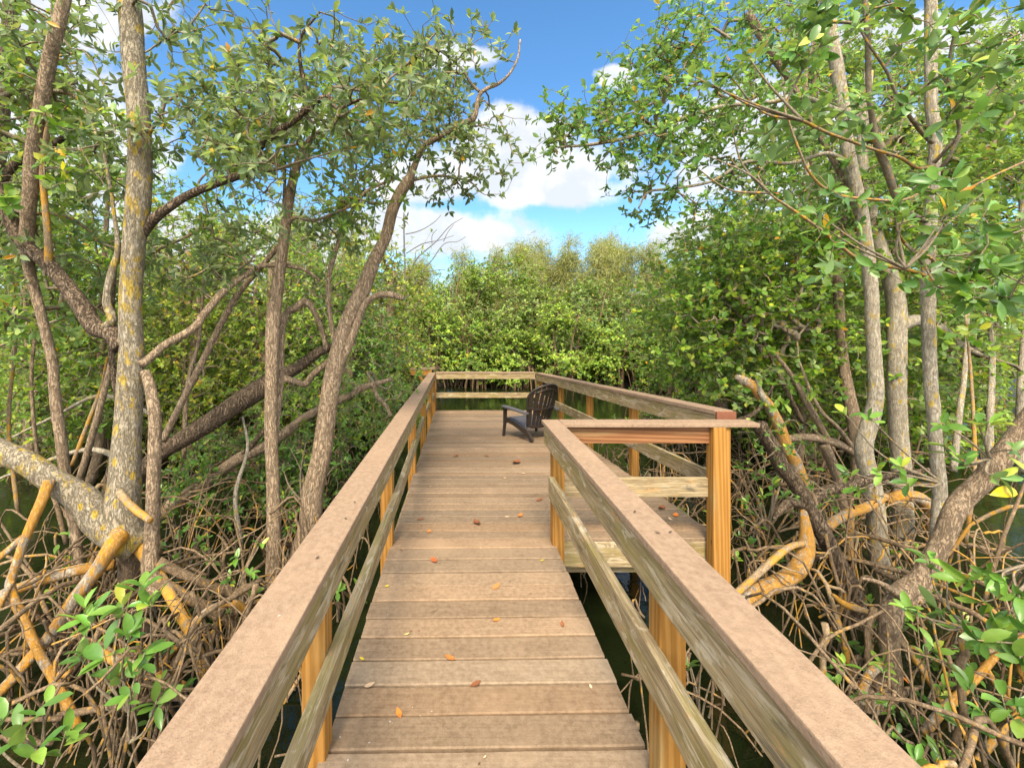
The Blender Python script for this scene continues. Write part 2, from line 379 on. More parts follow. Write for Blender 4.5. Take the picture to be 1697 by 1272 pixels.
PAL = {
 'green':  [((0.144, 0.269, 0.032), 4), ((0.092, 0.198, 0.030), 3), ((0.236, 0.348, 0.042), 2), ((0.371, 0.412, 0.044), .5), ((0.574, 0.317, 0.030), .07)],
 'olive':  [((.115, .175, .075), 4), ((.085, .14, .058), 3), ((.17, .235, .10), 2), ((.24, .28, .10), .5), ((.5, .28, .025), .05)],
 'bright': [((.21, .345, .040), 3), ((.14, .265, .036), 3), ((.31, .40, .05), 1.8), ((.09, .18, .03), 1.3), ((.45, .26, .02), .05)],
 'yellow': [((.24, .33, .045), 3), ((.15, .25, .035), 3), ((.42, .42, .06), 1.2), ((.45, .26, .03), .15)],
 'deep':   [((0.085, 0.190, 0.032), 4), ((0.059, 0.134, 0.030), 2.5), ((0.151, 0.286, 0.044), 2), ((0.338, 0.420, 0.060), .4)],
 'rosette':[((.110, .235, .045), 4), ((.075, .175, .038), 3.5), ((.18, .32, .06), 1.6), ((.30, .38, .06), .4), ((.6, .36, .03), .05), ((.55, .2, .03), .03)],
 'casu':   [((.255, .275, .09), 3), ((.18, .215, .07), 3), ((.33, .33, .11), 1.5)],
}
def pick(pal, n, jit=.18):
    c = np.array([p[0] for p in PAL[pal]]); wts = np.array([p[1] for p in PAL[pal]]); idx = rng.choice(len(c), n, p=wts / wts.sum())
    return c[idx] * np.array([1.14, 1.02, .85]) * rng.uniform(1 - jit, 1 + jit, (n, 1)) * rng.uniform(.93, 1.07, (n, 3))
def unit(v): return v / (np.linalg.norm(v, axis=-1, keepdims=True) + 1e-9)
def rosettes(name, pos, axis, k, L, ratio, pal, mat, parent, lod=1, spread=(22, 88), clump=None, wood=None):
    n = len(pos); axis = unit(axis)
    h = unit(np.cross(axis, rng.normal(size=(n, 3)))); g = np.cross(axis, h)
    kk = np.repeat(np.arange(n), k); j = np.tile(np.arange(k), n); N = n * k
    keep = rng.random(N) < .9; kk = kk[keep]; j = j[keep]; N = len(kk)
    th = j * 2.4 + rng.normal(0, .35, N); al = np.radians(rng.uniform(*spread, N))
    a = axis[kk]; rad = h[kk] * np.cos(th)[:, None] + g[kk] * np.sin(th)[:, None]
    d = a * np.cos(al)[:, None] + rad * np.sin(al)[:, None] + rng.normal(0, .12, (N, 3)); d[:, 2] -= rng.uniform(0, .28, N)
    nr = a * np.sin(al)[:, None] - rad * np.cos(al)[:, None] + rng.normal(0, .22, (N, 3))
    base = pos[kk] - a * (rng.uniform(0, .55, N) * L)[:, None] + rng.normal(0, L * .06, (N, 3))
    Ls = L * rng.uniform(.6, 1.2, N); Ws = Ls * ratio * rng.uniform(.85, 1.15, N)
    c = pick(pal, N)
    if clump is None: clump = rng.uniform(.78, 1.25, n)
    c = c * clump[kk][:, None]
    return leaves(name, base, d, nr, Ls, Ws, c, mat, parent, lod, wood)

def vol_points(vols):
    """(px,py,rx,ry,Y0,Y1,n): sprays of twig tips lumped through a rounded region of the crown"""
    out = []
    for cx, cy, rx, ry, y0, y1, n in vols:
        n = int(n * (1.5 if y0 < 4.5 else 2.9 if y0 < 9 else 3.2))
        m_ = max(3, int(n / 9)); Ym = (y0 + y1) / 2
        t = rng.uniform(0, 2 * math.pi, m_); rr = np.sqrt(rng.random(m_)); Y = rng.uniform(y0, y1, m_)
        c = np.stack([(cx + rx * rr * np.cos(t) - 764) * Y / F, Y, EYE - (cy + ry * rr * np.sin(t) - 541) * Y / F], 1)
        i = rng.integers(0, m_, n); sg = .035 * Ym * .75 + .05
        out.append(c[i] + rng.normal(0, 1, (n, 3)) * np.array([sg, sg, sg * .75]))
    return np.vstack(out)
def grow(limbnodes, tips, step=.13, rmin=.0022, bend=.16):
    """join every twig tip to the nearest wood already grown; returns twig paths with radii and the tip axes"""
    L0 = np.asarray(limbnodes); cap_ = len(L0) + len(tips) * 24
    nodes = np.zeros((cap_, 3)); nodes[:len(L0)] = L0; cnt = len(L0)
    par = np.full(cap_, -1, int); load = np.zeros(cap_)
    d0 = np.array([((L0 - t) ** 2).sum(1).min() for t in tips]); order = np.argsort(d0)
    twigs = []; axes = np.zeros((len(tips), 3))
    for o in order:
        t = tips[o]; dd = ((nodes[:cnt] - t) ** 2).sum(1); s = int(dd.argmin()); p = nodes[s]; D = math.sqrt(dd[s])
        if D < 1e-3: t = t + .05; D = .05
        ns = max(2, min(20, int(D / step) + 1)); q = np.linspace(0, 1, ns + 1)[:, None]
        off = rng.normal(0, 1, 3); off[2] = -abs(off[2]) * .6 if D > .3 else off[2]
        path = p * (1 - q) + t * q + off * (bend * D * q * (1 - q) * 2) + rng.normal(0, .02 * D, (ns + 1, 3)) * (q * (1 - q) * 4)
        ids = [s]
        for r_ in range(1, ns + 1):
            nodes[cnt] = path[r_]; par[cnt] = ids[-1]; ids.append(cnt); cnt += 1
        i = ids[-1]
        while i >= len(L0): load[i] += 1; i = par[i]
        twigs.append(ids); ax = path[-1] - path[-2]; axes[o] = unit(ax) + np.array([0, 0, .55])
    paths = []
    for ids in twigs:
        P = nodes[ids]; ld = load[ids].copy(); ld[0] = load[ids[1]]
        paths.append((P, rmin * np.power(np.maximum(ld, 1), .48)))
    return paths, axes, nodes[len(L0):cnt]

def tree(name, label, cat, limbs, vols=(), pal='green', L=.085, ratio=.42, k=7, lod=1, mat='leaf', group=None, sides=12, along=.0, spread=(22, 88), step=.13, rmin=.0022, extra=None, twigmat='twig'):
    """limbs: (part name, material, [(px,py,Y,width px), ...]); the first limb's first point is the foot"""
    f = limbs[0][2][0]; root = empty(name, at(*f[:3]), label, cat, group); nodes = []
    for ln, lm, pts in limbs:
        Q = np.array([np.append(at(p[0], p[1], p[2]), p[3] * .5 * p[2] / F / math.sqrt(1 + ((p[0] - 764) / F) ** 2)) for p in pts])
        Q[1:-1, :3] += rng.normal(0, 1, (len(Q) - 2, 3)) * (Q[1:-1, 3:] * .10)
        S = smoothpath(Q, 7); S[:, 3] = np.maximum(S[:, 3], .002)
        T = Tubes(); T.add(S[:, :3], S[:, 3], sides if S[:, 3].max() > .03 else 8, .075); T.build(ln, M[lm], root)
        if ln in ('trunk', 'limb', 'branch'): nodes.append(S[len(S) // 4:, :3] if ln == 'trunk' else S[:, :3])
    if len(vols):
        tips = vol_points(vols)
        paths, axes, nd = grow(np.vstack(nodes), tips, step, rmin)
        T = Tubes()
        for P, r in paths: T.add(P, r, 5 if r.max() > .006 else 4, 0, False)
        clump = rng.uniform(.8, 1.22, len(tips))
        if along:
            sel = nd[rng.random(len(nd)) < along]
            tips = np.vstack([tips, sel]); axes = np.vstack([axes, rng.normal(0, .6, (len(sel), 3)) + [0, 0, .6]]); clump = rng.uniform(.75, 1.15, len(tips))
        rosettes('crown', tips, axes, k, L, ratio, pal, M[mat], root, lod, spread, clump, (T, M[twigmat]))
    if extra: extra(root)
    return root

# ------------------------------------------------------------------ ground and water
WZ = -.90                        # water level
def build_ground():
    xs = np.concatenate([np.linspace(-320, -30, 14), np.linspace(-26, 26, 66), np.linspace(30, 320, 14)])
    ys = np.concatenate([np.linspace(-200, -12, 10), np.linspace(-9, 40, 64), np.linspace(46, 420, 16)])
    Xg, Yg = np.meshgrid(xs, ys); far = np.clip((Yg - 16.6 - .5 * np.sin(Xg * .7)) / 2.2, 0, 1); far = far * far * (3 - 2 * far)
    sd = np.clip((np.abs(Xg + 1) - 13 - np.sin(Yg * .5)) / 4, 0, 1); bk = np.clip((-Yg - 5) / 3, 0, 1)
    rise = np.maximum(np.maximum(far, sd), bk)
    Z = -1.45 + .95 * rise + .05 * np.sin(Xg * 1.7 + Yg) + .05 * np.sin(Yg * 2.1 - Xg * .6)
    V = np.stack([Xg.ravel(), Yg.ravel(), Z.ravel()], 1); nx = len(xs)
    i, j = np.meshgrid(np.arange(len(ys) - 1), np.arange(nx - 1), indexing='ij'); a = (i * nx + j).ravel()
    Fq = np.stack([a, a + 1, a + nx + 1, a + nx], 1); n = len(Fq)
    o = mkmesh('ground', V, (Fq.ravel().astype(np.int32), (np.arange(n) * 4).astype(np.int32), np.full(n, 4, np.int32)), M['mud']); tag(o, 'dark mud bed and low banks of the creek', 'ground', kind='structure')
    o = mkmesh('water', [(-26, -8, WZ), (26, -8, WZ), (26, 20, WZ), (-26, 20, WZ)], [(0, 1, 2, 3)], M['water'], smooth=False)
    tag(o, 'still murky green creek water', 'water', kind='structure')
build_ground()

# ------------------------------------------------------------------ boardwalk and platform
PY0, PY1, SL = 3.11, 9.68, -.054        # platform from, to, fall per metre
def dz(Y): return SL * (Y - PY0) if Y > PY0 else 0.0
def boards(name, y0, n, pitch, left, right, parent, ang):
    V = []; Fc = []; C = []; c = .005; t = .025
    prof = lambda y, g: [(y + g, -c), (y + g + c, 0), (y + pitch - g - c, 0), (y + pitch - g, -c), (y + pitch - g, -t), (y + g, -t)]
    for k in range(n):
        y = y0 + k * pitch; yc = y + pitch / 2; xl = left(yc) + rng.normal(0, .004); xr = right(yc) + rng.normal(0, .004)
        g = .0042 + rng.uniform(0, .0016); h = rng.normal(0, .0012); tone = rng.uniform(.76, 1.10); hue = rng.normal(0, .025); b = len(V)
        a2 = ang + rng.normal(0, .0006); xs = np.linspace(xl, xr, 9); wob = np.cumsum(rng.normal(0, .0007, 9))
        for xi, x in enumerate(xs):
            for yy, zz in prof(y, g):
                V.append((x, yy + a2 * (x - xl) + wob[xi] * .6, zz + h + dz(yy) + wob[xi])); C.append((tone * (1 + hue), tone, tone * (1 - hue)))
        for xi in range(8):
            p, q = b + xi * 6, b + xi * 6 + 6
            for e in range(6): Fc.append((p + e, p + (e + 1) % 6, q + (e + 1) % 6, q + e))
        Fc.append(tuple(b + i for i in (5, 4, 3, 2, 1, 0))); Fc.append(tuple(b + 48 + i for i in range(6)))
    return mkmesh(name, V, Fc, M['deck'], parent, False, np.array(C))
def px_left(y): return -.532 - .085 * max(0, y - PY0) / (PY1 - PY0)
def px_right(y): return 2.03 - .235 * max(0, y - PY0) / (PY1 - PY0)
walk = empty('boardwalk', (0, 0, 0), 'brown composite board walkway running straight ahead between the two timber railings', 'boardwalk')
NB = 38; PITCH = .1445
boards('decking', 1.727 - 29 * PITCH, 39, PITCH, lambda y: -.532, lambda y: .716, walk, .016)
for x in (-.47, -.16, .16, .655): beam('joist', (x, -2.4, -.125), (x, 3.10, -.125), .038, .18, M['joist'], walk)
for y in (-.2, .55, 1.3, 2.2, 2.95): beam('crossbeam', (-.56, y, -.30), (.70, y, -.30), .09, .14, M['joist'], walk)
plat = empty('platform', (.7, 3.2, 0), 'wide creekside viewing platform of brown composite boards with a chair on it', 'platform')
yb = 1.727 + 10 * PITCH
boards('decking', yb, int((PY1 - yb) / PITCH) + 1, PITCH, px_left, px_right, plat, .003)
beam('rim_joist', (.73, yb + .03, -.128), (2.02, yb + .03, -.128), .04, .198, M['joist'], plat)
beam('ledger_beam', (.73, yb + .13, -.282), (2.02, yb + .13, -.282), .04, .09, M['joist'], plat)
beam('rim_joist', (-.62, PY1 - .02, dz(PY1) - .12), (1.8, PY1 - .02, dz(PY1) - .12), .04, .18, M['joist'], plat)
for x, s in ((-.53, -.085), (2.01, -.235)): beam('rim_joist', (x, yb + .06, -.13), (x + s, PY1 - .05, dz(PY1) - .13), .038, .18, M['joist'], plat)
for y in np.arange(4.2, 9.6, 1.1): beam('crossbeam', (-.5, y, dz(y) - .14), (1.75, y, dz(y) - .14), .09, .16, M['joist'], plat)

def post(parent, x, y0, top, wx=.089, wy=.089, foot=-1.6, label=None):
    o = beam('post', (x, y0 + wy / 2, foot), (x, y0 + wy / 2, top), wx, wy, M['post'], parent, .005, up=(0, 1, 0)); return o
# left railing
rl = empty('timber_railing', (-.53, 1, 0), 'long brown capped timber railing along the left edge of walkway and platform', 'railing', 'timber railings of the boardwalk and platform')
ZL = .818
beam('cap_rail', (-.529, -2.5, ZL - .014), (-.529, 3.72, ZL - .014), .156, .028, M['cap'], rl, .005)
beam('cap_rail', (-.5305, 3.7235, ZL - .0145), (-.68, 9.72, .553 - .014), .160, .028, M['cap'], rl, .005)
beam('fascia_board', (-.485, -2.5, .719), (-.485, 3.70, .719), .038, .142, M['weather'], rl)
beam('fascia_board', (-.486, 3.704, .719), (-.634, 9.7, .452), .038, .142, M['weather'], rl)
beam('lower_rail', (-.4885, -2.5, .345), (-.4885, 3.3, .345), .045, .098, M['weather'], rl)
beam('lower_rail', (-.4890, 3.304, .343), (-.63, 7.45, .12), .044, .105, M['weather'], rl)
beam('lower_rail', (-.631, 7.454, .121), (-.645, 9.66, .025), .044, .112, M['weather'], rl)
for y in (-1.4, -.02, 1.545, 3.06):
    post(rl, -.5565, y, .788)
for y in (4.83, 6.50, 8.13, 9.60):
    post(rl, -.513 - .085 * (y - 3.1) / 6.6 - .045, y, .788 - (y - 3.7) * .0444)
# walkway right railing
rr = empty('timber_railing', (.73, 1, 0), 'brown capped timber railing along the right edge of the near walkway', 'railing', 'timber railings of the boardwalk and platform')
ZR = .913
beam('cap_rail', (.6945, -2.5, ZR - .0145), (.6945, 3.208, ZR - .0145), .133, .029, M['cap'], rr, .005)
beam('fascia_board', (.664, -2.5, .8075), (.664, 3.196, .8075), .038, .151, M['weather'], rr)
beam('lower_rail', (.666, -2.5, .458), (.666, 3.03, .458), .042, .150, M['weather'], rr)
for y in (-1.5, -.05, 1.41): post(rr, .7295, y, .883)
cp = post(rr, .7295, 3.062, .883); bolt((.748, 3.062, -.063), (0, -1, 0), rr, cp)
# short railing across the platform's near side
rs = empty('timber_railing', (1.4, 3.14, 0), 'short timber railing across the near side of the platform, with bolted orange corner post', 'railing', 'timber railings of the boardwalk and platform')
beam('cap_rail', (.763, 3.136, ZR - .0135), (2.235, 3.136, ZR - .0135), .142, .030, M['cap'], rs, .005)
beam('fascia_board', (.776, 3.133, .818), (1.886, 3.133, .818), .038, .132, M['brownboard'], rs)
beam('lower_rail', (.776, 3.150, .409), (1.886, 3.150, .409), .038, .143, M['greyed'], rs)
bp = post(rs, 1.936, 3.066, .884, .098, .092)
beam('side_post', (2.009, 3.128, -1.6), (2.009, 3.128, .8835), .045, .075, M['post'], rs, .004, up=(0, 1, 0))
for z in (-.058, -.148): bolt((1.937, 3.066, z), (0, -1, 0), rs, bp)
# platform right railing
rp = empty('timber_railing', (2, 5, 0), 'timber railing along the right side of the platform with red end board', 'railing', 'timber railings of the boardwalk and platform')
beam('cap_rail', (2.108, 3.285, .950), (1.836, 9.70, .532), .152, .036, M['cap'], rp, .005)
beam('fascia_board', (2.062, 3.30, .856), (1.790, 9.70, .440), .038, .146, M['weather'], rp)
beam('lower_rail', (2.018, 3.23, .408), (1.785, 9.66, .02), .038, .14, M['weather'], rp)
beam('end_board', (2.032, 3.268, .918), (2.186, 3.268, .918), .026, .088, M['red'], rp)
for y in (4.85, 6.33, 7.88, 9.58):
    f = (y - 3.285) / 6.42; post(rp, 2.128 - .272 * f - .0, y, .930 - .418 * f)
# far railing
rf = empty('timber_railing', (.6, 9.75, dz(PY1)), 'far timber railing across the end of the platform above the green water', 'railing', 'timber railings of the boardwalk and platform')
beam('cap_rail', (-.598, 9.80, .542), (1.75, 9.80, .542), .15, .028, M['cap'], rf, .005)
beam('fascia_board', (-.60, 9.755, .462), (1.76, 9.755, .462), .038, .13, M['weather'], rf)
beam('lower_rail', (-.60, 9.72, .016), (1.76, 9.72, .016), .038, .12, M['weather'], rf)
# capped stub beyond the far left corner
st = empty('railing_stub', (-.95, 9.9, 0), 'short wood capped stub of railing sticking out left at the far corner of the platform', 'railing stub')
def stub():
    bm = bmesh.new(); out = [(-1.235, 9.80), (-.74, 9.80), (-.625, 9.93), (-.625, 10.02), (-1.235, 10.02)]
    vs = [bm.verts.new((x + .95, y - 9.9, .600)) for x, y in out]; f = bm.faces.new(vs)
    r = bmesh.ops.extrude_face_region(bm, geom=[f]); bmesh.ops.translate(bm, vec=(0, 0, .045), verts=[e for e in r['geom'] if isinstance(e, bmesh.types.BMVert)])
    bmesh.ops.recalc_face_normals(bm, faces=bm.faces[:])
    me = bpy.data.meshes.new('cap_rail'); bm.to_mesh(me); bm.free(); me.materials.append(M['cap']); o = bpy.data.objects.new('cap_rail', me); col.objects.link(o); o.parent = st
    beam('fascia_board', (-1.215, 9.835, .535), (-.70, 9.835, .535), .038, .128, M['post'], st)
    beam('brace', (-1.02, 9.88, .47), (-.78, 9.88, .20), .05, .07, M['post'], st, up=(0, 1, 0)); beam('post', (-.76, 9.92, -1.6), (-.76, 9.92, .598), .089, .089, M['post'], st, up=(0, 1, 0))
stub()

# ------------------------------------------------------------------ chair
M['resin'] = mat_plain('brown_resin', (.028, .020, .015), .42, .5, 0, 70, .35, .15)
M['resin_top'] = mat_plain('lit_resin', (.095, .082, .080), .45, .5, 0, 70, .35, .15)  # lighter resin for arms and seat, their highlight painted into the colour
def build_chair():
    loc = Vector((1.18, 6.84, dz(6.84) + .002)); rz = R(30)
    root = empty('adirondack_chair', loc, 'dark brown plastic garden chair with fan shaped slatted back seen from behind on the platform', 'chair', None, rz)
    root.rotation_euler.x = math.atan(SL)
    # local frame: +Y is where the sitter looks, X to the sitter's right
    def link(name, bm, mat, parent=root):
        me = bpy.data.meshes.new(name); bmesh.ops.recalc_face_normals(bm, faces=bm.faces[:]); bm.to_mesh(me); bm.free(); me.materials.append(mat)
        for p in me.polygons: p.use_smooth = False
        o = bpy.data.objects.new(name, me); col.objects.link(o); o.parent = parent; return o
    def slab(bm, outline, n, t):          # thin plate: outline of points, thickness t along n
        n = Vector(n).normalized() * t; a = [bm.verts.new(p) for p in outline]; b = [bm.verts.new(Vector(p) + n) for p in outline]
        bm.faces.new(a); bm.faces.new(b[::-1]); k = len(a)
        for i in range(k): bm.faces.new((a[i], b[i], b[(i + 1) % k], a[(i + 1) % k]))
    # back: leaning plane with origin at the seat's rear
    o0 = Vector((0, -.20, .20)); up = Vector((0, -.40, 1)).normalized(); nb = Vector((0, -1, -.40)).normalized()
    def bp_(x, h, off=0.0): 
        curve = .10 * (x / .30) ** 2       # dished: the sides come forward
        return o0 + up * h + Vector((x, 0, 0)) - nb * curve + nb * off
    def half(h):                            # half width of the fan at height h
        return .215 + .085 * min(1, h / .48) if h < .48 else .30 * math.sqrt(max(0, 1 - ((h - .48) / .275) ** 2))
    bm = bmesh.new(); ns = 7
    for s in range(ns):
        u0, u1 = -1 + 2 * s / ns + .046, -1 + 2 * (s + 1) / ns - .046
        hs = np.linspace(0, .745, 22); prev = None
        for h in hs:
            wd = half(min(h, .48)); 
            xa, xb = u0 * wd, u1 * wd
            top = .48 + .275 * math.sqrt(max(0, 1 - (min(abs(xa), abs(xb)) / .305) ** 2)); topo = .48 + .275 * math.sqrt(max(0, 1 - (min(max(abs(xa), abs(xb)), .3) / .305) ** 2))
            ha = min(h, .48 + .275 * math.sqrt(max(0, 1 - (min(abs(xa), .3) / .305) ** 2)) - .02); hb = min(h, .48 + .275 * math.sqrt(max(0, 1 - (min(abs(xb), .3) / .305) ** 2)) - .02)
            row = [bm.verts.new(bp_(xa, ha)), bm.verts.new(bp_(xb, hb)), bm.verts.new(bp_(xb, hb, .012)), bm.verts.new(bp_(xa, ha, .012))]
            if prev:
                for i in range(4): bm.faces.new((prev[i], prev[(i + 1) % 4], row[(i + 1) % 4], row[i]))
            prev = row
    link('backrest', bm, M['resin'])
    T = Tubes(); pts = []
    for h in np.linspace(.0, .48, 9): pts.append(bp_(-half(h), h, .006))
    for a in np.linspace(math.pi, 0, 19)[1:-1]: pts.append(bp_(.30 * math.cos(a), .48 + .275 * math.sin(a), .006))
    for h in np.linspace(.48, .0, 9): pts.append(bp_(half(h), h, .006))
    T.add([p[:] for p in pts], [.017] * len(pts), 8, 0)
    pts = [bp_(x, .70 - .10 * (x / .25) ** 2 - .02, .020) for x in np.linspace(-.24, .24, 9)]; T.add([p[:] for p in pts], [.011] * 9, 6, 0)
    V0 = T.build('back_rim', M['resin']); V0.parent = root
    bm = bmesh.new()
    for h, hh, t in ((.33, .032, .022), (.02, .04, .025)):
        xs = np.linspace(-half(h) - .01, half(h) + .01, 9); prev = None
        for x in xs:
            row = [bm.verts.new(bp_(x, h - hh / 2, .013)), bm.verts.new(bp_(x, h + hh / 2, .013)), bm.verts.new(bp_(x, h + hh / 2, .013 + t)), bm.verts.new(bp_(x, h - hh / 2, .013 + t))]
            if prev:
                for i in range(4): bm.faces.new((prev[i], prev[(i + 1) % 4], row[(i + 1) % 4], row[i]))
            else: bm.faces.new(row)
            prev = row
        bm.faces.new(prev[::-1])
    link('back_crossbar', bm, M['resin'])
    # seat slats, dished and falling to the rear
    bm = bmesh.new(); ys = np.linspace(-.20, .32, 9)
    for a, b in zip(ys[:-1], ys[1:]):
        z = lambda y: .205 + .26 * (y + .20) - .22 * max(0, y - .20) ** 1
        wd = .235 + .03 * (a + .2); b -= .014
        slab(bm, [(-wd, a, z(a)), (wd, a, z(a)), (wd, b, z(b)), (-wd, b, z(b))], (0, 0, -1), .02)
    link('seat', bm, M['resin_top'])
    for sx in (-1, 1):
        bm = bmesh.new()                    # arm: flat, widening to the front, rising a little forward
        L_ = [(.285, -.30, .470), (.365, -.30, .468), (.395, -.05, .500), (.40, .25, .522), (.385, .315, .522), (.345, .34, .522), (.305, .315, .522), (.285, .25, .522), (.30, -.05, .500)]
        slab(bm, [(sx * x, y, z) for x, y, z in L_], (0, 0, -1), .028); bmesh.ops.bevel(bm, geom=bm.edges[:], offset=.006, segments=2, affect='EDGES')
        link('arm', bm, M['resin_top'])
        bm = bmesh.new()                    # front leg
        prev = None
        for z, yc, wd, x in ((.496, .26, .075, .335), (.36, .265, .068, .338), (.20, .275, .055, .345), (.10, .29, .046, .35), (.0, .305, .036, .355)):
            row = [bm.verts.new((sx * (x + a), yc + b, z)) for a, b in ((-.016, -wd / 2), (.016, -wd / 2), (.022, wd / 2), (-.022, wd / 2))]
            if prev:
                for i in range(4): bm.faces.new((prev[i], prev[(i + 1) % 4], row[(i + 1) % 4], row[i]))
            else: bm.faces.new(row)
            prev = row
        bm.faces.new(prev[::-1]); bmesh.ops.bevel(bm, geom=bm.edges[:], offset=.005, segments=2, affect='EDGES'); link('leg', bm, M['resin'])
        bm = bmesh.new(); prev = None       # side rail sweeping down from the front leg into the rear leg
        for y, z, h, x in ((.29, .275, .10, .325), (.20, .285, .085, .31), (.08, .25, .080, .295), (-.05, .205, .080, .28), (-.16, .16, .085, .268), (-.24, .105, .072, .262), (-.30, .05, .060, .262), (-.335, .026, .052, .264)):
            t = .020; ny, nz = (-.5, .86) if y < -.1 else (0, 1)
            if y < -.2: ny, nz = (-.85, .53) 
            row = [bm.verts.new((sx * (x + a), y + ny * b, max(0, z + nz * b))) for a, b in ((-t, -h / 2), (t, -h / 2), (t, h / 2), (-t, h / 2))]
            if prev:
                for i in range(4): bm.faces.new((prev[i], prev[(i + 1) % 4], row[(i + 1) % 4], row[i]))
            else: bm.faces.new(row)
            prev = row
        bm.faces.new(prev[::-1]); link('leg', bm, M['resin'])
build_chair()

# ------------------------------------------------------------------ litter on the boards
def dry_leaf(px, py, size, c, label, group=None, rot=None, name='fallen_leaf', cat='fallen leaf'):
    d = py - 541; Y = EYE * F / d
    if Y > PY0 + .05: Y = F * (EYE + SL * PY0 * -1) / (d + F * SL) if False else (F * (EYE - (-SL) * PY0)) / (d - F * (-SL))
    X = (px - 764) * Y / F; z = dz(Y) + .004
    r = random.uniform(0, 6.28) if rot is None else rot; n = 7; V = []; Fc = []; cu = random.uniform(.5, 1.3)
    for i in range(n):
        u = i / (n - 1); hw = .24 * math.sin(math.pi * min(1, u * .96 + .01))
        for v, zz in ((-hw, .34 * hw), (0, 0), (hw, .30 * hw)):
            x, y = (u - .5) * size, v * size; lift = (cu * (u - .4) ** 2 * .55) * size
            V.append((X + x * math.cos(r) - y * math.sin(r), Y + x * math.sin(r) + y * math.cos(r), z + zz * size * cu + lift))
        if i:
            a = 3 * (i - 1); Fc += [(a, a + 1, a + 4, a + 3), (a + 1, a + 2, a + 5, a + 4)]
    C = np.tile(np.array(c) * random.uniform(.85, 1.15), (len(V), 1)); V = np.array(V); c0 = V.mean(0); c0[2] = z
    o = mkmesh(name, V - c0, Fc, M['litter'], None, True, C); o.location = c0
    tag(o, label, cat, group); return o
OR, BR, TN, YL = (.55, .17, .03), (.20, .075, .03), (.52, .36, .22), (.55, .42, .03)
FL = 'fallen leaves on the deck'
for px, py, s, c, lab in [
    (661, 1183, .05, OR, 'bright orange curled leaf at the very front of the walkway, left of the middle'),
    (788, 1135, .055, BR, 'reddish brown leaf lying along the second near board gap'),
    (612, 1137, .05, TN, 'pale grey curled leaf near the left edge of the front boards'),
    (746, 1091, .06, (.42, .16, .04), 'flat orange brown leaf lying on the gap in mid walkway'),
    (600, 1093, .03, YL, 'small yellow leaf fragment at the left edge of a near board'),
    (932, 1036, .045, BR, 'brown leaf standing curled toward the right edge of the near walkway'),
    (823, 1028, .05, OR, 'orange leaf with a dark tip, right of centre on the near walkway'),
    (674, 1052, .03, (.5, .42, .14), 'small yellowish leaf flake left of the middle of the near boards'),
    (822, 973, .075, (.50, .20, .06), 'broad light orange leaf right of the middle of the walkway'),
    (719, 929, .085, (.42, .10, .03), 'long red brown leaf with pale tip, left of the middle of the walkway'),
    (641, 972, .035, YL, 'little yellow leaf near the left edge, beside the lower rail'),
    (898, 929, .03, YL, 'tiny yellow leaf by the right end of a walkway board'),
    (862, 855, .09, OR, 'orange twisted leaf on the platform just past its front step'),
    (840, 857, .05, TN, 'pale pinkish leaf beside the orange twisted one'),
    (790, 867, .12, BR, 'thin dark brown leaf on the first platform boards'),
    (697, 861, .06, BR, 'brown crumpled leaf near the left railing at the platform start'),
    (711, 881, .06, OR, 'small orange leaf near the left railing on the last walkway boards'),
    (894, 829, .09, BR, 'brown leaf with a raised stem close to the right lower rail end'),
    (756, 756, .10, BR, 'dark leaf in the left half of the middle platform boards'),
    (856, 767, .20, BR, 'long dark brown pod like leaf right of the platform middle'),
    (807, 756, .08, BR, 'small brown leaf pair at the centre of the platform'),
    (867, 785, .06, TN, 'cream coloured leaf right of the platform middle'),
    (837, 793, .06, TN, 'tiny cream leaf below the other cream leaf on the platform'),
    (1120, 854, .10, OR, 'vivid orange leaf on the platform boards behind the right cap rail'),
    (1097, 843, .12, BR, 'brown broken leaf cluster behind the right cap rail'),
    (1111, 861, .05, TN, 'pale round leaf next to the vivid orange one')]:
    dry_leaf(px, py, s, c, lab, FL)
for i in range(34):
    Y = random.choice([random.uniform(1.5, 3.1), random.uniform(3.3, 9.3), random.uniform(3.3, 9.3)]); X = random.uniform(-.45, .6 if Y < 3.2 else 1.0)
    z = EYE - dz(Y); dry_leaf(764 + X * F / Y, 541 + z * F / Y, random.uniform(.010, .026), random.choice([BR, BR, (.1, .05, .03), TN]), 'tiny brown crumb of dead leaf on the deck boards', 'leaf crumbs scattered over the deck')
for px, py in ((1090, 884), (1111, 883), (1052, 849), (573, 860), (588, 833), (526, 925)):
    hr = EYE - (ZR if px > 764 else ZL); Y = F * hr / (py - 541); o = dry_leaf(px, 541 + EYE * F / Y, .018, (.09, .06, .04), 'tiny dark crumb of leaf lying on a railing cap', 'leaf crumbs on the railing caps')
    o.location.z = (ZR if px > 764 else ZL) + .004; o.location.x = (px - 764) * Y / F; o.location.y = Y

# ------------------------------------------------------------------ trees on the left
G1 = 'mangrove trees close to the left railing'
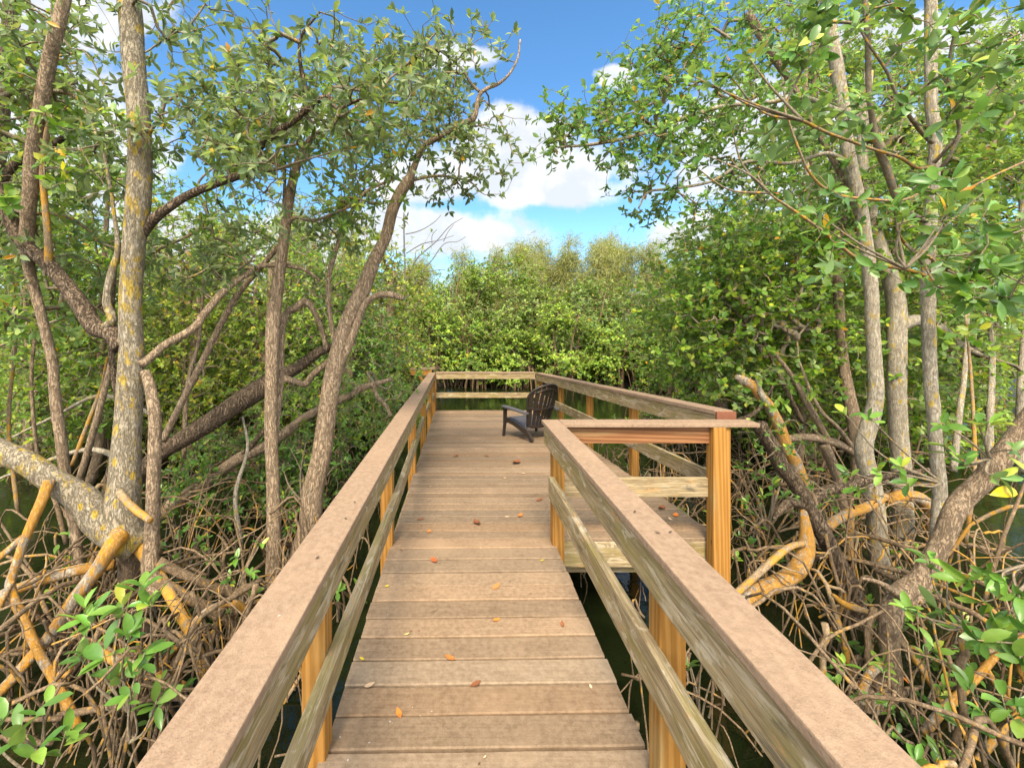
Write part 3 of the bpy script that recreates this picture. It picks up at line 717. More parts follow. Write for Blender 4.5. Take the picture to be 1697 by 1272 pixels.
# the thick lichen spotted trunk
tree('mangrove_tree', 'thick pale grey mangrove trunk spotted with yellow lichen, tallest at the left', 'mangrove tree', [
    ('trunk', 'grey', [(216, 905, 3.2, 78), (206, 850, 3.2, 66), (206, 790, 3.2, 57), (212, 700, 3.2, 49), (214, 600, 3.2, 46), (216, 520, 3.2, 42), (224, 420, 3.2, 42), (229, 335, 3.2, 47), (227, 220, 3.2, 43), (222, 120, 3.2, 42), (217, 40, 3.2, 43), (212, -60, 3.2, 40), (206, -220, 3.3, 34)]),
    ('limb', 'dark', [(232, 392, 3.2, 20), (252, 366, 3.2, 20), (282, 343, 3.2, 17), (314, 323, 3.2, 16), (367, 299, 3.15, 15), (417, 281, 3.1, 14), (427, 249, 3.05, 13), (449, 227, 3.0, 13), (485, 200, 2.95, 12), (516, 175, 2.9, 11), (543, 160, 2.85, 8), (560, 180, 2.8, 6), (606, 164, 2.8, 5), (680, 175, 2.8, 3)]),
    ('branch', 'dark', [(515, 176, 2.9, 9), (505, 140, 2.9, 8), (497, 98, 2.88, 7), (500, 60, 2.85, 5), (530, 20, 2.8, 3)]),
    ('branch', 'twig', [(417, 279, 3.1, 7), (455, 281, 3.1, 6), (490, 270, 3.0, 4), (540, 255, 2.9, 3)]),
    ('limb', 'dark', [(205, 575, 3.2, 40), (186, 553, 3.22, 38), (160, 540, 3.24, 36), (135, 508, 3.26, 36), (112, 473, 3.28, 34), (82, 440, 3.3, 32), (45, 408, 3.3, 31), (22, 378, 3.3, 28), (6, 330, 3.3, 27), (-15, 280, 3.3, 25), (-60, 150, 3.3, 22)]),
    ('limb', 'brown', [(232, 605, 3.2, 20), (246, 595, 3.25, 18), (275, 570, 3.3, 16), (320, 545, 3.4, 15), (340, 520, 3.5, 14), (375, 480, 3.6, 13), (410, 455, 3.7, 11), (440, 440, 3.8, 9), (500, 445, 3.9, 7), (530, 465, 3.9, 5)]),
    ('limb', 'grey', [(170, 545, 3.22, 20), (186, 530, 3.2, 18), (176, 500, 3.2, 16), (184, 455, 3.2, 15), (196, 415, 3.2, 12), (190, 360, 3.2, 8), (178, 280, 3.2, 7), (165, 235, 3.2, 6), (130, 165, 3.2, 9), (88, 150, 3.2, 11)]),
    ('limb', 'grey', [(230, 905, 3.2, 66), (170, 870, 3.15, 62), (140, 830, 3.1, 58), (95, 798, 3.05, 52), (45, 768, 3.0, 50), (0, 745, 3.0, 52), (-60, 720, 3.0, 50)]),
    ('branch', 'tan', [(198, 815, 3.1, 16), (210, 830, 3.0, 15), (228, 846, 2.9, 15), (249, 862, 2.82, 14)]),
    ('prop_root', 'orange', [(82, 795, 2.95, 22), (66, 835, 2.9, 21), (42, 890, 2.85, 19), (24, 945, 2.8, 19), (18, 975, 2.78, 20), (36, 1020, 2.75, 19), (60, 1075, 2.7, 19), (84, 1115, 2.68, 19), (105, 1155, 2.65, 19), (130, 1205, 2.6, 18), (160, 1290, 2.5, 16)]),
    ('prop_root', 'orange', [(20, 962, 2.78, 15), (0, 1000, 2.7, 14), (-30, 1070, 2.6, 13)]),
    ('prop_root', 'orange', [(38, 890, 2.85, 16), (10, 915, 2.8, 15), (-30, 950, 2.75, 14)]),
    ('prop_root', 'orange', [(200, 885, 3.05, 38), (186, 905, 2.98, 34), (160, 945, 2.92, 31), (125, 990, 2.86, 28), (90, 1045, 2.8, 27), (55, 1085, 2.74, 26), (10, 1135, 2.68, 25), (-40, 1180, 2.6, 24)]),
    ('prop_root', 'orange', [(97, 1117, 2.66, 14), (112, 1115, 2.66, 12), (120, 1105, 2.66, 8)]),
    ('prop_root', 'tan', [(236, 900, 3.2, 40), (262, 950, 3.1, 24), (290, 1000, 3.0, 21), (320, 1060, 2.9, 20), (336, 1110, 2.85, 18), (345, 1200, 2.8, 16)]),
    ('prop_root', 'orange', [(420, 1040, 3.0, 8), (408, 1012, 2.95, 12), (388, 1000, 2.9, 13), (362, 1002, 2.86, 13), (330, 1022, 2.82, 13), (302, 1060, 2.78, 12), (270, 1098, 2.74, 12), (240, 1130, 2.7, 12), (205, 1180, 2.6, 11)]),
    ('prop_root', 'orange', [(165, 1080, 2.6, 18), (200, 1098, 2.6, 19), (236, 1109, 2.6, 19), (275, 1124, 2.6, 19), (308, 1140, 2.6, 19)]),
    ('prop_root', 'orange', [(190, 935, 3.2, 20), (130, 945, 3.1, 22), (60, 965, 3.0, 24), (0, 985, 2.95, 22)]),
    ('prop_root', 'brown', [(215, 890, 3.3, 60), (222, 930, 3.35, 50), (215, 980, 3.4, 36), (240, 1060, 3.4, 28)]),
    ], [(120, 170, 190, 130, 2.7, 4.2, 140), (330, 190, 170, 130, 2.7, 3.9, 165), (500, 110, 130, 80, 2.5, 3.2, 85), (520, 260, 110, 60, 2.8, 3.4, 50), (120, 370, 140, 120, 3.3, 4.6, 160), (340, 420, 110, 70, 3.4, 4.2, 90), (600, 200, 90, 60, 2.6, 3.1, 40), (230, 20, 260, 80, 2.8, 4.2, 110), (640, 120, 70, 70, 2.7, 3.2, 30)],
    'olive', .09, .34, 6, 1, group=G1)
# dark leaning trunk at the far left
tree('mangrove_tree', 'smooth brown trunk with a second thin stem, leaning in front of the left edge', 'mangrove tree', [
    ('trunk', 'brown', [(134, 960, 3.5, 18), (128, 900, 3.5, 19), (118, 850, 3.5, 20), (108, 785, 3.5, 22), (101, 718, 3.5, 22), (90, 640, 3.5, 20), (84, 600, 3.5, 20), (68, 520, 3.45, 20), (50, 455, 3.4, 22), (46, 400, 3.3, 28), (49, 300, 3.2, 30), (57, 230, 3.15, 30), (70, 170, 3.1, 29), (82, 100, 3.05, 28), (94, 50, 3.0, 27), (120, -60, 3.0, 24)]),
    ('limb', 'tan', [(80, 440, 3.28, 15), (80, 400, 3.26, 14), (74, 340, 3.24, 13), (70, 280, 3.2, 13), (76, 230, 3.16, 12), (84, 190, 3.1, 10)]),
    ('limb', 'dark', [(4, 300, 3.4, 20), (18, 278, 3.4, 18), (45, 255, 3.4, 17), (80, 245, 3.4, 15), (105, 228, 3.4, 12)]),
    ], [(60, 240, 90, 140, 3.0, 4.4, 120), (60, 470, 90, 90, 3.6, 4.6, 90), (40, 80, 100, 70, 3, 4, 60)], 'green', .085, .5, 6, 1, group=G1)
tree('mangrove_tree', 'very dark trunk cut off by the top left corner', 'mangrove tree', [
    ('trunk', 'dark', [(-40, 900, 4.2, 40), (-30, 600, 4.2, 40), (-12, 380, 4.2, 30), (4, 200, 4.2, 30), (14, 60, 4.2, 30), (20, -80, 4.2, 28)]),
    ], [(30, 200, 120, 160, 4, 5.6, 160), (20, 520, 110, 140, 4.2, 5.6, 140)], 'green', .085, .45, 6, 1, group=G1)
tree('mangrove_sapling', 'brown speckled stem growing straight up right against the thick spotted trunk', 'sapling', [
    ('trunk', 'brown', [(262, 985, 3.05, 34), (252, 940, 3.08, 30), (251, 883, 3.1, 26), (255, 789, 3.1, 25), (256, 700, 3.1, 24), (250, 650, 3.12, 22), (240, 615, 3.15, 18)]),
    ('prop_root', 'root', [(255, 960, 3.05, 26), (300, 985, 3.1, 22), (350, 1010, 3.2, 20), (395, 1040, 3.3, 16)]),
    ('prop_root', 'root', [(262, 930, 3.1, 20), (320, 960, 3.2, 17), (390, 985, 3.4, 15), (420, 1010, 3.5, 10)]),
    ])
# slim straight trunk
tree('mangrove_tree', 'slim straight brown trunk standing alone between thick left trunk and the railing', 'mangrove tree', [
    ('trunk', 'brown', [(455, 1010, 3.8, 30), (456, 945, 3.8, 27), (455, 870, 3.8, 25), (452, 800, 3.8, 23), (450, 700, 3.8, 23), (450, 620, 3.8, 23), (452, 570, 3.8, 24), (452, 520, 3.8, 24), (458, 480, 3.8, 21), (466, 430, 3.8, 19), (474, 380, 3.8, 18), (480, 330, 3.8, 17), (490, 280, 3.8, 15), (503, 248, 3.75, 14), (520, 225, 3.7, 10), (560, 200, 3.6, 6), (600, 170, 3.6, 4)]),
    ('limb', 'brown', [(452, 740, 3.85, 16), (462, 640, 3.9, 15), (466, 560, 3.95, 15), (474, 520, 4.0, 14), (490, 510, 4.0, 14), (505, 500, 4.0, 13), (520, 515, 4.05, 10), (533, 545, 4.1, 9), (542, 580, 4.1, 9)]),
    ('branch', 'twig', [(474, 374, 3.8, 9), (490, 360, 3.75, 7), (520, 365, 3.7, 6), (560, 350, 3.65, 5), (600, 335, 3.6, 4)]),
    ('branch', 'dark', [(470, 400, 3.8, 6), (471, 330, 3.8, 6), (472, 250, 3.8, 5), (474, 200, 3.8, 4)]),
    ('limb', 'brown', [(452, 480, 3.9, 8), (463, 410, 3.9, 10), (440, 435, 3.9, 10), (400, 480, 3.9, 11), (370, 530, 3.9, 12), (330, 610, 3.9, 13), (295, 680, 3.9, 13), (270, 730, 3.9, 14)]),
    ], [(470, 200, 110, 90, 3.5, 4.6, 150), (560, 330, 90, 60, 3.4, 4.2, 60), (400, 320, 90, 80, 3.8, 5.0, 110), (600, 180, 90, 60, 3.4, 4.2, 70)], 'green', .085, .36, 6, 1, group=G1)
# leaning trunk by the railing
tree('mangrove_tree', 'brown trunk leaning right over the left railing with forked crown against the sky', 'mangrove tree', [
    ('trunk', 'brown', [(490, 960, 4.0, 44), (506, 880, 4.0, 40), (520, 810, 4.0, 36), (534, 740, 4.0, 33), (546, 660, 4.0, 31), (558, 600, 4.0, 31), (570, 550, 4.0, 30), (586, 510, 4.0, 28), (604, 470, 4.0, 26), (622, 430, 4.0, 22), (636, 390, 4.0, 20), (650, 350, 4.0, 20), (664, 318, 4.0, 20), (680, 296, 4.0, 19)]),
    ('limb', 'brown', [(678, 300, 4.0, 14), (690, 268, 4.0, 10), (705, 240, 4.0, 10), (728, 225, 4.0, 11), (752, 212, 4.0, 12), (772, 204, 4.0, 11), (786, 194, 4.0, 9), (794, 160, 4.0, 7), (806, 148, 4.0, 6), (828, 138, 4.0, 5), (846, 120, 4.0, 4), (858, 96, 4.0, 3), (862, 66, 4.0, 3)]),
    ('branch', 'twig', [(794, 152, 4.0, 5), (780, 138, 4.0, 5), (766, 116, 4.0, 4), (748, 98, 4.0, 4), (728, 84, 4.0, 3)]),
    ('branch', 'twig', [(684, 298, 4.0, 6), (720, 292, 4.0, 5), (752, 294, 4.0, 4), (780, 302, 4.0, 3), (796, 318, 4.0, 2)]),
    ('limb', 'brown', [(560, 612, 3.99, 15), (576, 580, 3.97, 14), (588, 548, 3.95, 13), (602, 510, 3.93, 12), (616, 494, 3.92, 11), (634, 488, 3.92, 11), (652, 489, 3.9, 11), (669, 495, 3.9, 8)]),
    ('branch', 'brown', [(560, 590, 4.0, 10), (552, 555, 4.0, 10), (545, 515, 4.0, 9), (543, 470, 4.0, 9), (553, 424, 4.0, 9), (566, 390, 4.0, 8), (580, 356, 4.0, 8), (592, 335, 4.0, 7), (612, 314, 4.0, 6), (650, 298, 4.0, 4)]),
    ], [(780, 110, 80, 60, 3.8, 4.4, 70), (800, 235, 55, 50, 3.8, 4.3, 45), (730, 190, 90, 70, 3.7, 4.4, 80), (640, 230, 90, 60, 3.7, 4.5, 80), (760, 290, 60, 25, 3.9, 4.2, 26), (590, 350, 60, 50, 3.8, 4.3, 40), (690, 110, 80, 60, 3.7, 4.5, 60), (590, 110, 80, 70, 3.8, 4.6, 70), (845, 270, 22, 28, 3.9, 4.2, 9)],
    'olive', .078, .40, 6, 1, group=G1)
# bracken of leaning logs
tree('fallen_tree', 'thick twisted fissured trunk lying slantwise behind the slim straight trunk', 'fallen tree', [
    ('trunk', 'dark', [(222, 800, 4.3, 26), (250, 765, 4.3, 30), (280, 742, 4.3, 32), (330, 712, 4.3, 34), (385, 678, 4.3, 36), (430, 645, 4.3, 36), (463, 628, 4.3, 26), (490, 612, 4.3, 20), (512, 595, 4.25, 18), (535, 580, 4.2, 17), (556, 575, 4.15, 15)]),
    ('limb', 'brown', [(440, 640, 4.25, 20), (466, 628, 4.2, 15), (490, 632, 4.2, 12), (507, 635, 4.2, 12), (520, 618, 4.2, 11), (550, 595, 4.2, 10)]),
    ])
tree('fallen_tree', 'slanting brown log below the twisted trunk, pointing up toward the railing corner', 'fallen tree', [
    ('trunk', 'brown', [(265, 850, 5.0, 24), (290, 832, 5.0, 24), (340, 800, 5.0, 24), (395, 762, 5.0, 22), (440, 740, 5.0, 20), (466, 722, 5.0, 18), (500, 695, 5.0, 16), (535, 676, 5.0, 14), (570, 658, 5.0, 13), (598, 644, 5.0, 12), (622, 634, 5.0, 9), (650, 628, 5.0, 6)]),
    ('branch', 'brown', [(620, 634, 5.0, 8), (624, 655, 4.98, 8), (640, 672, 4.95, 7), (648, 690, 4.9, 6)]),
    ('branch', 'dark', [(395, 762, 5.0, 14), (420, 735, 4.95, 10), (450, 700, 5.0, 8)]),
    ], [(560, 660, 120, 40, 4.9, 6.0, 90), (605, 700, 45, 40, 5.0, 6.0, 40)], 'green', .07, .42, 6, 1)
# slim stems in the undergrowth on the left
STEMS = [((30, 850), (14, 700), (26, 560), (20, 430), 9, 4.4, 'tan', 'thin straight stem nearest the left edge in the undergrowth'),
         ((70, 830), (52, 640), (58, 520), (30, 440), 8, 4.8, 'brown', 'thin crooked stem beside the left edge, bent at the top'),
         ((130, 800), (170, 660), (190, 560), (182, 470), 14, 4.4, 'brown', 'slanting stem crossing behind the thick spotted trunk'),
         ((175, 820), (196, 690), (184, 560), (196, 380), 16, 4.0, 'dark', 'dark upright stem just left of the thick spotted trunk'),
         ((120, 770), (150, 690), (168, 640), (178, 590), 9, 4.6, 'tan', 'short slanting stem in the green left of the spotted trunk'),
         ((305, 760), (310, 640), (330, 560), (340, 430), 9, 4.6, 'brown', 'thin forked stem rising right of the spotted trunk'),
         ((225, 770), (150, 745), (60, 770), (-20, 800), 12, 4.6, 'pale', 'pale branch lying level in the undergrowth at the left'),
         ((260, 690), (170, 655), (90, 690), (-10, 740), 10, 5.0, 'pale', 'grey bough arching low across the far left undergrowth'),
         ((400, 900), (390, 820), (410, 745), (402, 690), 9, 4.3, 'pale', 'pale forked twig stem in front of the slanting log'),
         ((250, 420), (340, 370), (330, 300), (420, 240), 6, 4.4, 'twig', 'fine arching branch high between spotted trunk and slim trunk'),
         ((110, 900), (92, 830), (70, 790), (20, 770), 10, 3.9, 'root', 'brown branch bending down beneath the big lichen limb')]
for a, b, c, d, wd, Y, mt, lab in STEMS:
    tree('mangrove_sapling', lab, 'sapling', [('trunk', mt, [(*a, Y, wd), (*b, Y, wd * .9), (*c, Y + .1, wd * .7), (*d, Y + .1, wd * .4)])],
         [(d[0], d[1], 50, 45, Y - .2, Y + .6, 14)] if mt != 'pale' and mt != 'root' else (), 'green', .08, .45, 6, 1, group='thin stems in the left undergrowth')

# trees farther back on the left bank
def bank_tree(label, px, base, Y, wd, lean, vols, pal, L, group, name='mangrove_tree', mt='brown', lod=1, k=6, ratio=.45):
    top = min(v[1] - v[3] * .5 for v in vols); mid = (base + top) / 2; r = lambda q: random.uniform(-q, q)
    limbs = [('trunk', mt, [(px, base, Y, wd), (px + lean * .3 + r(8), base * .7 + mid * .3, Y, wd * .9), (px + lean * .6, mid, Y, wd * .7), (px + lean, top + 40, Y, wd * .35)])]
    for q in range(3):
        v = random.choice(vols); t = random.uniform(.15, .7); sx = px + lean * t; sy = base * (1 - t) + top * t
        limbs.append(('limb', mt, [(sx, sy, Y, wd * .5), ((sx + v[0]) / 2 + r(25), (sy + v[1]) / 2 + r(20), Y + r(.3), wd * .35), (v[0], v[1], Y + r(.4), wd * .18)]))
    return tree(name, label, 'mangrove tree', limbs, vols, pal, L, ratio, k, lod, group=group, step=.2, rmin=.003)
G2 = 'leafy mangroves on the far left bank'
for a in [
    ('leafy green mangrove at the left edge, behind the dark limb', 60, 800, 6.0, 22, -20, [(30, 420, 130, 120, 5.6, 7, 260), (60, 600, 140, 90, 5.6, 7, 240), (20, 720, 90, 60, 5.8, 6.8, 70)], 'bright', .085, G2),
    ('dense green mangrove filling the view between far left edge and spotted trunk', 150, 800, 6.6, 20, 30, [(150, 330, 130, 140, 6, 7.6, 320), (140, 520, 120, 90, 6.2, 7.4, 260), (130, 670, 110, 50, 6.2, 7.2, 90)], 'green', .085, G2),
    ('mangrove with bright yellow top leaves just right of the spotted trunk', 300, 800, 7.2, 20, 30, [(320, 480, 110, 60, 6.8, 8.2, 190), (330, 600, 110, 80, 6.6, 8.0, 250), (300, 710, 100, 50, 6.6, 7.6, 120)], 'yellow', .085, G2),
    ('deep green mangrove below the sky gap, behind the slim straight trunk', 430, 790, 7.8, 22, 20, [(430, 440, 100, 90, 7.4, 8.8, 230), (440, 570, 110, 90, 7.2, 8.8, 300), (430, 690, 90, 50, 7.2, 8.2, 130)], 'bright', .085, G2),
    ('dark leaved mangrove drooping over the water left of the platform rail', 560, 770, 8.4, 24, 30, [(560, 500, 90, 80, 7.8, 9.4, 250), (590, 610, 100, 70, 7.8, 9.4, 300), (560, 700, 80, 40, 7.8, 8.8, 120)], 'deep', .085, G2),
    ('yellowing mangrove touching the far left corner of the platform', 640, 720, 10.2, 26, 10, [(630, 500, 70, 70, 9.6, 11.4, 260), (650, 590, 60, 50, 9.8, 11.4, 230), (620, 430, 60, 45, 9.6, 11, 120), (640, 660, 40, 25, 10.2, 11.2, 60)], 'yellow', .09, G2),
    ('grey green mangrove high behind the leaning trunk', 520, 720, 11, 24, 0, [(520, 400, 100, 70, 10.5, 12.5, 230), (500, 520, 110, 90, 10.5, 12.5, 300)], 'olive', .095, G2),
    ('mangrove deep in the grove, seen under the fissured trunk', 330, 740, 11, 24, -20, [(280, 420, 110, 90, 10, 12.5, 260), (250, 560, 140, 90, 10, 12.5, 340), (250, 660, 140, 40, 10.5, 12.5, 130)], 'bright', .095, G2),
    ('mangrove deep in the grove toward the left edge', 90, 730, 11, 24, 10, [(60, 400, 140, 130, 10, 12.5, 330), (80, 560, 150, 90, 10, 12.5, 340), (40, 650, 110, 35, 10.5, 12.5, 90)], 'bright', .095, G2),
    ('low bushy mangrove leaning over black water behind the slim straight trunk', 380, 800, 5.6, 16, 20, [(420, 745, 80, 40, 5.2, 6.2, 110), (330, 800, 70, 40, 4.8, 5.6, 70), (530, 770, 60, 45, 5.0, 6.0, 90), (470, 810, 50, 40, 4.8, 5.6, 60)], 'deep', .075, G2)]:
    bank_tree(*a)

# ------------------------------------------------------------------ trees on the right
G3 = 'mangrove trees close to the right railing'
tree('mangrove_tree', 'slender pale lichen spotted upright trunk with many fine bent branches, right of the platform', 'mangrove tree', [
    ('trunk', 'pale', [(1556, 930, 3.3, 30), (1554, 864, 3.3, 28), (1556, 812, 3.3, 27), (1551, 740, 3.3, 27), (1549, 694, 3.3, 27), (1543, 630, 3.3, 27), (1538, 560, 3.3, 26), (1537, 473, 3.3, 27), (1539, 420, 3.3, 25), (1541, 383, 3.3, 26), (1544, 340, 3.3, 25), (1546, 294, 3.3, 25), (1546, 230, 3.3, 25), (1545, 182, 3.3, 25), (1543, 120, 3.3, 24), (1542, 60, 3.3, 24), (1540, -60, 3.3, 20), (1530, -200, 3.3, 16)]),
    ('limb', 'twig', [(1534, 365, 3.25, 16), (1514, 358, 3.2, 13), (1495, 343, 3.15, 13), (1483, 321, 3.1, 14), (1470, 280, 3.05, 15), (1454, 245, 3.0, 14), (1446, 200, 2.95, 12), (1440, 160, 2.9, 11), (1438, 70, 2.85, 11), (1432, -20, 2.8, 9)]),
    ('branch', 'twig', [(1545, 237, 3.2, 9), (1530, 222, 3.1, 9), (1505, 190, 3.0, 8), (1490, 165, 2.9, 7), (1470, 120, 2.85, 6), (1440, 75, 2.8, 5), (1420, 40, 2.8, 4)]),
    ('branch', 'tan', [(1545, 276, 3.2, 7), (1520, 278, 3.1, 7), (1490, 260, 3.0, 7), (1450, 248, 2.95, 6), (1410, 235, 2.9, 6), (1370, 220, 2.8, 6), (1330, 200, 2.75, 6), (1290, 190, 2.7, 5), (1250, 176, 2.65, 4)]),
    ('branch', 'twig', [(1548, 270, 3.2, 9), (1575, 240, 3.1, 8), (1600, 210, 3.05, 8), (1630, 170, 3.0, 7), (1660, 120, 2.95, 6), (1690, 70, 2.9, 5), (1720, 10, 2.9, 4)]),
    ('branch', 'twig', [(1548, 290, 3.2, 8), (1570, 262, 3.1, 8), (1590, 215, 3.05, 8), (1574, 160, 3.0, 7), (1572, 110, 2.95, 6), (1580, 60, 2.9, 5)]),
    ('branch', 'tan', [(1543, 468, 3.2, 9), (1530, 455, 3.1, 8), (1500, 446, 3.0, 8), (1460, 440, 2.9, 7), (1420, 428, 2.8, 7), (1390, 405, 2.75, 7), (1360, 380, 2.7, 6), (1310, 345, 2.65, 5), (1275, 320, 2.6, 4), (1255, 290, 2.6, 3)]),
    ('branch', 'tan', [(1540, 445, 3.2, 7), (1545, 430, 3.0, 7), (1510, 412, 2.9, 6), (1490, 390, 2.8, 6), (1486, 372, 2.75, 5)]),
    ('branch', 'tan', [(1542, 345, 3.2, 7), (1570, 330, 3.0, 7), (1610, 310, 2.9, 6), (1650, 290, 2.85, 6), (1710, 262, 2.8, 5)]),
    ('branch', 'twig', [(1545, 455, 3.2, 8), (1580, 440, 3.0, 7), (1610, 420, 2.9, 7), (1640, 400, 2.8, 6), (1700, 380, 2.7, 5)]),
    ('branch', 'twig', [(1550, 440, 3.2, 7), (1585, 455, 3.0, 7), (1640, 480, 2.9, 6), (1700, 510, 2.8, 5)]),
    ('branch', 'tan', [(1540, 310, 3.2, 6), (1500, 330, 3.0, 6), (1440, 330, 2.9, 6), (1380, 320, 2.8, 6), (1345, 290, 2.75, 5), (1325, 250, 2.7, 4), (1300, 180, 2.7, 3)]),
    ], [(1430, 130, 130, 70, 2.4, 3.3, 22), (1620, 130, 90, 80, 2.5, 3.3, 28), (1620, 330, 80, 120, 2.3, 3.2, 34), (1320, 240, 90, 90, 2.4, 3.0, 14), (1650, 480, 70, 80, 2.3, 3.2, 26), (1440, 420, 70, 60, 2.5, 3.0, 7), (1500, 0, 200, 70, 2.5, 3.6, 50)],
    'rosette', .105, .44, 6, 0, 'glossy', G3, spread=(25, 85))
tree('mangrove_tree', 'leaning grey trunk with patchy bark behind the slender right trunk, widening at its foot', 'mangrove tree', [
    ('trunk', 'pale', [(1466, 1010, 4.3, 46), (1460, 958, 4.3, 42), (1455, 892, 4.3, 38), (1446, 812, 4.3, 36), (1432, 740, 4.3, 34), (1446, 680, 4.3, 30), (1451, 640, 4.3, 28), (1447, 563, 4.3, 26), (1442, 473, 4.3, 26), (1434, 397, 4.3, 26), (1424, 348, 4.3, 25), (1407, 258, 4.3, 24), (1398, 186, 4.3, 25), (1384, 106, 4.3, 24), (1374, 30, 4.3, 24), (1365, -80, 4.3, 20)]),
    ('limb', 'pale', [(1400, 190, 4.3, 14), (1370, 175, 4.2, 11), (1330, 162, 4.2, 9), (1260, 172, 4.2, 8), (1200, 176, 4.2, 8), (1130, 197, 4.2, 7), (1065, 222, 4.2, 7), (1000, 236, 4.2, 6), (950, 243, 4.2, 4), (925, 244, 4.2, 3)]),
    ('limb', 'pale', [(1412, 275, 4.3, 12), (1370, 255, 4.3, 9), (1310, 270, 4.4, 8), (1240, 268, 4.4, 7), (1180, 300, 4.4, 6), (1120, 312, 4.4, 5), (1075, 318, 4.4, 4), (1058, 345, 4.4, 3)]),
    ('limb', 'brown', [(1424, 360, 4.3, 14), (1400, 300, 4.4, 12), (1360, 230, 4.5, 11), (1320, 150, 4.6, 10), (1275, 85, 4.6, 16), (1240, 20, 4.6, 14)]),
    ('prop_root', 'orange', [(1466, 822, 4.3, 18), (1440, 838, 4.2, 20), (1410, 850, 4.1, 20), (1378, 868, 4.0, 19), (1350, 900, 3.95, 17)]),
    ('prop_root', 'orange', [(1410, 852, 4.1, 14), (1408, 890, 4.1, 13), (1412, 960, 4.1, 12), (1410, 1030, 4.1, 12)]),
    ], [(985, 190, 95, 42, 3.9, 4.5, 90), (930, 225, 55, 40, 4.0, 4.4, 36), (1060, 262, 75, 35, 4.0, 4.6, 46), (1080, 170, 100, 60, 3.9, 4.8, 120), (1170, 130, 110, 80, 4.0, 5.0, 150), (1160, 250, 90, 50, 4.0, 4.9, 90), (1100, 330, 50, 30, 4.2, 4.7, 34), (1210, 340, 80, 60, 4.2, 5.0, 80), (1280, 200, 110, 90, 4.0, 5.0, 130), (1080, 90, 70, 50, 4.1, 4.8, 60), (1420, 250, 110, 100, 4.2, 5.2, 180), (1250, 30, 180, 70, 4, 5, 120)],
    'rosette', .078, .44, 6, 1, 'leaf', G3)
tree('mangrove_tree', 'broad smooth trunk in the middle of the right trees, splitting at head height', 'mangrove tree', [
    ('trunk', 'pale', [(1500, 960, 5.0, 46), (1496, 880, 5.0, 40), (1492, 780, 5.0, 36), (1490, 680, 5.0, 35), (1486, 600, 5.0, 36), (1487, 518, 5.0, 38), (1476, 470, 5.0, 34), (1455, 400, 5.0, 30), (1440, 330, 5.0, 24), (1430, 250, 5.0, 20), (1440, 120, 5.0, 16)]),
    ('limb', 'pale', [(1490, 540, 5.0, 30), (1520, 530, 5.0, 28), (1560, 545, 5.0, 22), (1590, 570, 5.0, 16), (1630, 590, 5.0, 10)]),
    ('prop_root', 'orange', [(1470, 830, 4.8, 24), (1495, 822, 4.75, 26), (1525, 826, 4.7, 28), (1545, 850, 4.7, 34), (1552, 900, 4.7, 40), (1560, 980, 4.7, 42)]),
    ], [(1500, 300, 120, 110, 4.8, 6, 240), (1400, 420, 110, 80, 4.8, 6.2, 150), (1600, 460, 110, 110, 4.8, 6.2, 160), (1560, 620, 120, 70, 5, 6.2, 120), (1650, 240, 90, 130, 4.8, 6, 240)],
    'green', .09, .48, 6, 1, group=G3)
tree('mangrove_tree', 'brown trunk with torn broken top standing left of the other right hand trunks', 'mangrove tree', [
    ('trunk', 'brown', [(1425, 800, 5.2, 30), (1420, 716, 5.2, 28), (1404, 640, 5.2, 24), (1398, 600, 5.2, 20), (1392, 540, 5.2, 19), (1389, 473, 5.2, 19), (1388, 420, 5.2, 18), (1392, 362, 5.2, 16)]),
    ('branch', 'dark', [(1391, 380, 5.2, 16), (1396, 360, 5.15, 10), (1402, 372, 5.1, 6)]),
    ('branch', 'twig', [(1390, 440, 5.2, 8), (1370, 470, 5.1, 7), (1350, 520, 5.0, 5), (1320, 560, 4.9, 4)]),
    ], [(1290, 430, 80, 60, 4.8, 5.8, 110), (1200, 440, 90, 50, 4.8, 5.8, 140), (1270, 530, 110, 60, 4.8, 6, 190), (1150, 520, 70, 50, 5, 6, 110), (1350, 580, 80, 60, 5, 6.2, 110), (1210, 600, 90, 40, 5, 6, 100)],
    'green', .082, .55, 6, 1, group=G3)
tree('mangrove_tree', 'rough bent trunk forking low in the bottom right, thick limb rising to the edge', 'mangrove tree', [
    ('trunk', 'brown', [(1420, 1190, 2.75, 40), (1440, 1168, 2.75, 50), (1466, 1152, 2.75, 54), (1478, 1120, 2.75, 40), (1477, 1072, 2.75, 38), (1478, 1024, 2.75, 42), (1492, 985, 2.75, 42), (1525, 958, 2.75, 40), (1558, 892, 2.72, 42), (1580, 850, 2.7, 44), (1601, 826, 2.7, 46), (1630, 790, 2.65, 46), (1653, 765, 2.6, 48), (1697, 708, 2.55, 48), (1740, 650, 2.5, 46), (1800, 560, 2.5, 40)]),
    ('limb', 'brown', [(1500, 1000, 2.8, 34), (1525, 975, 2.85, 36), (1540, 930, 2.9, 30), (1548, 900, 2.95, 20)]),
    ('branch', 'brown', [(1490, 985, 2.72, 22), (1470, 972, 2.7, 14), (1450, 962, 2.68, 9), (1430, 958, 2.66, 5)]),
    ('branch', 'brown', [(1490, 1150, 2.72, 20), (1510, 1142, 2.7, 13), (1530, 1137, 2.68, 6)]),
    ('prop_root', 'orange', [(1462, 1102, 2.7, 18), (1445, 1110, 2.66, 18), (1432, 1135, 2.64, 18), (1428, 1165, 2.62, 16)]),
    ('prop_root', 'tan', [(1480, 1030, 2.85, 16), (1440, 1015, 2.9, 16), (1400, 1000, 3.0, 14), (1380, 985, 3.1, 8)]),
    ('prop_root', 'tan', [(1490, 1060, 2.8, 16), (1530, 1110, 2.75, 16), (1560, 1160, 2.7, 15), (1600, 1240, 2.6, 14)]),
    ])
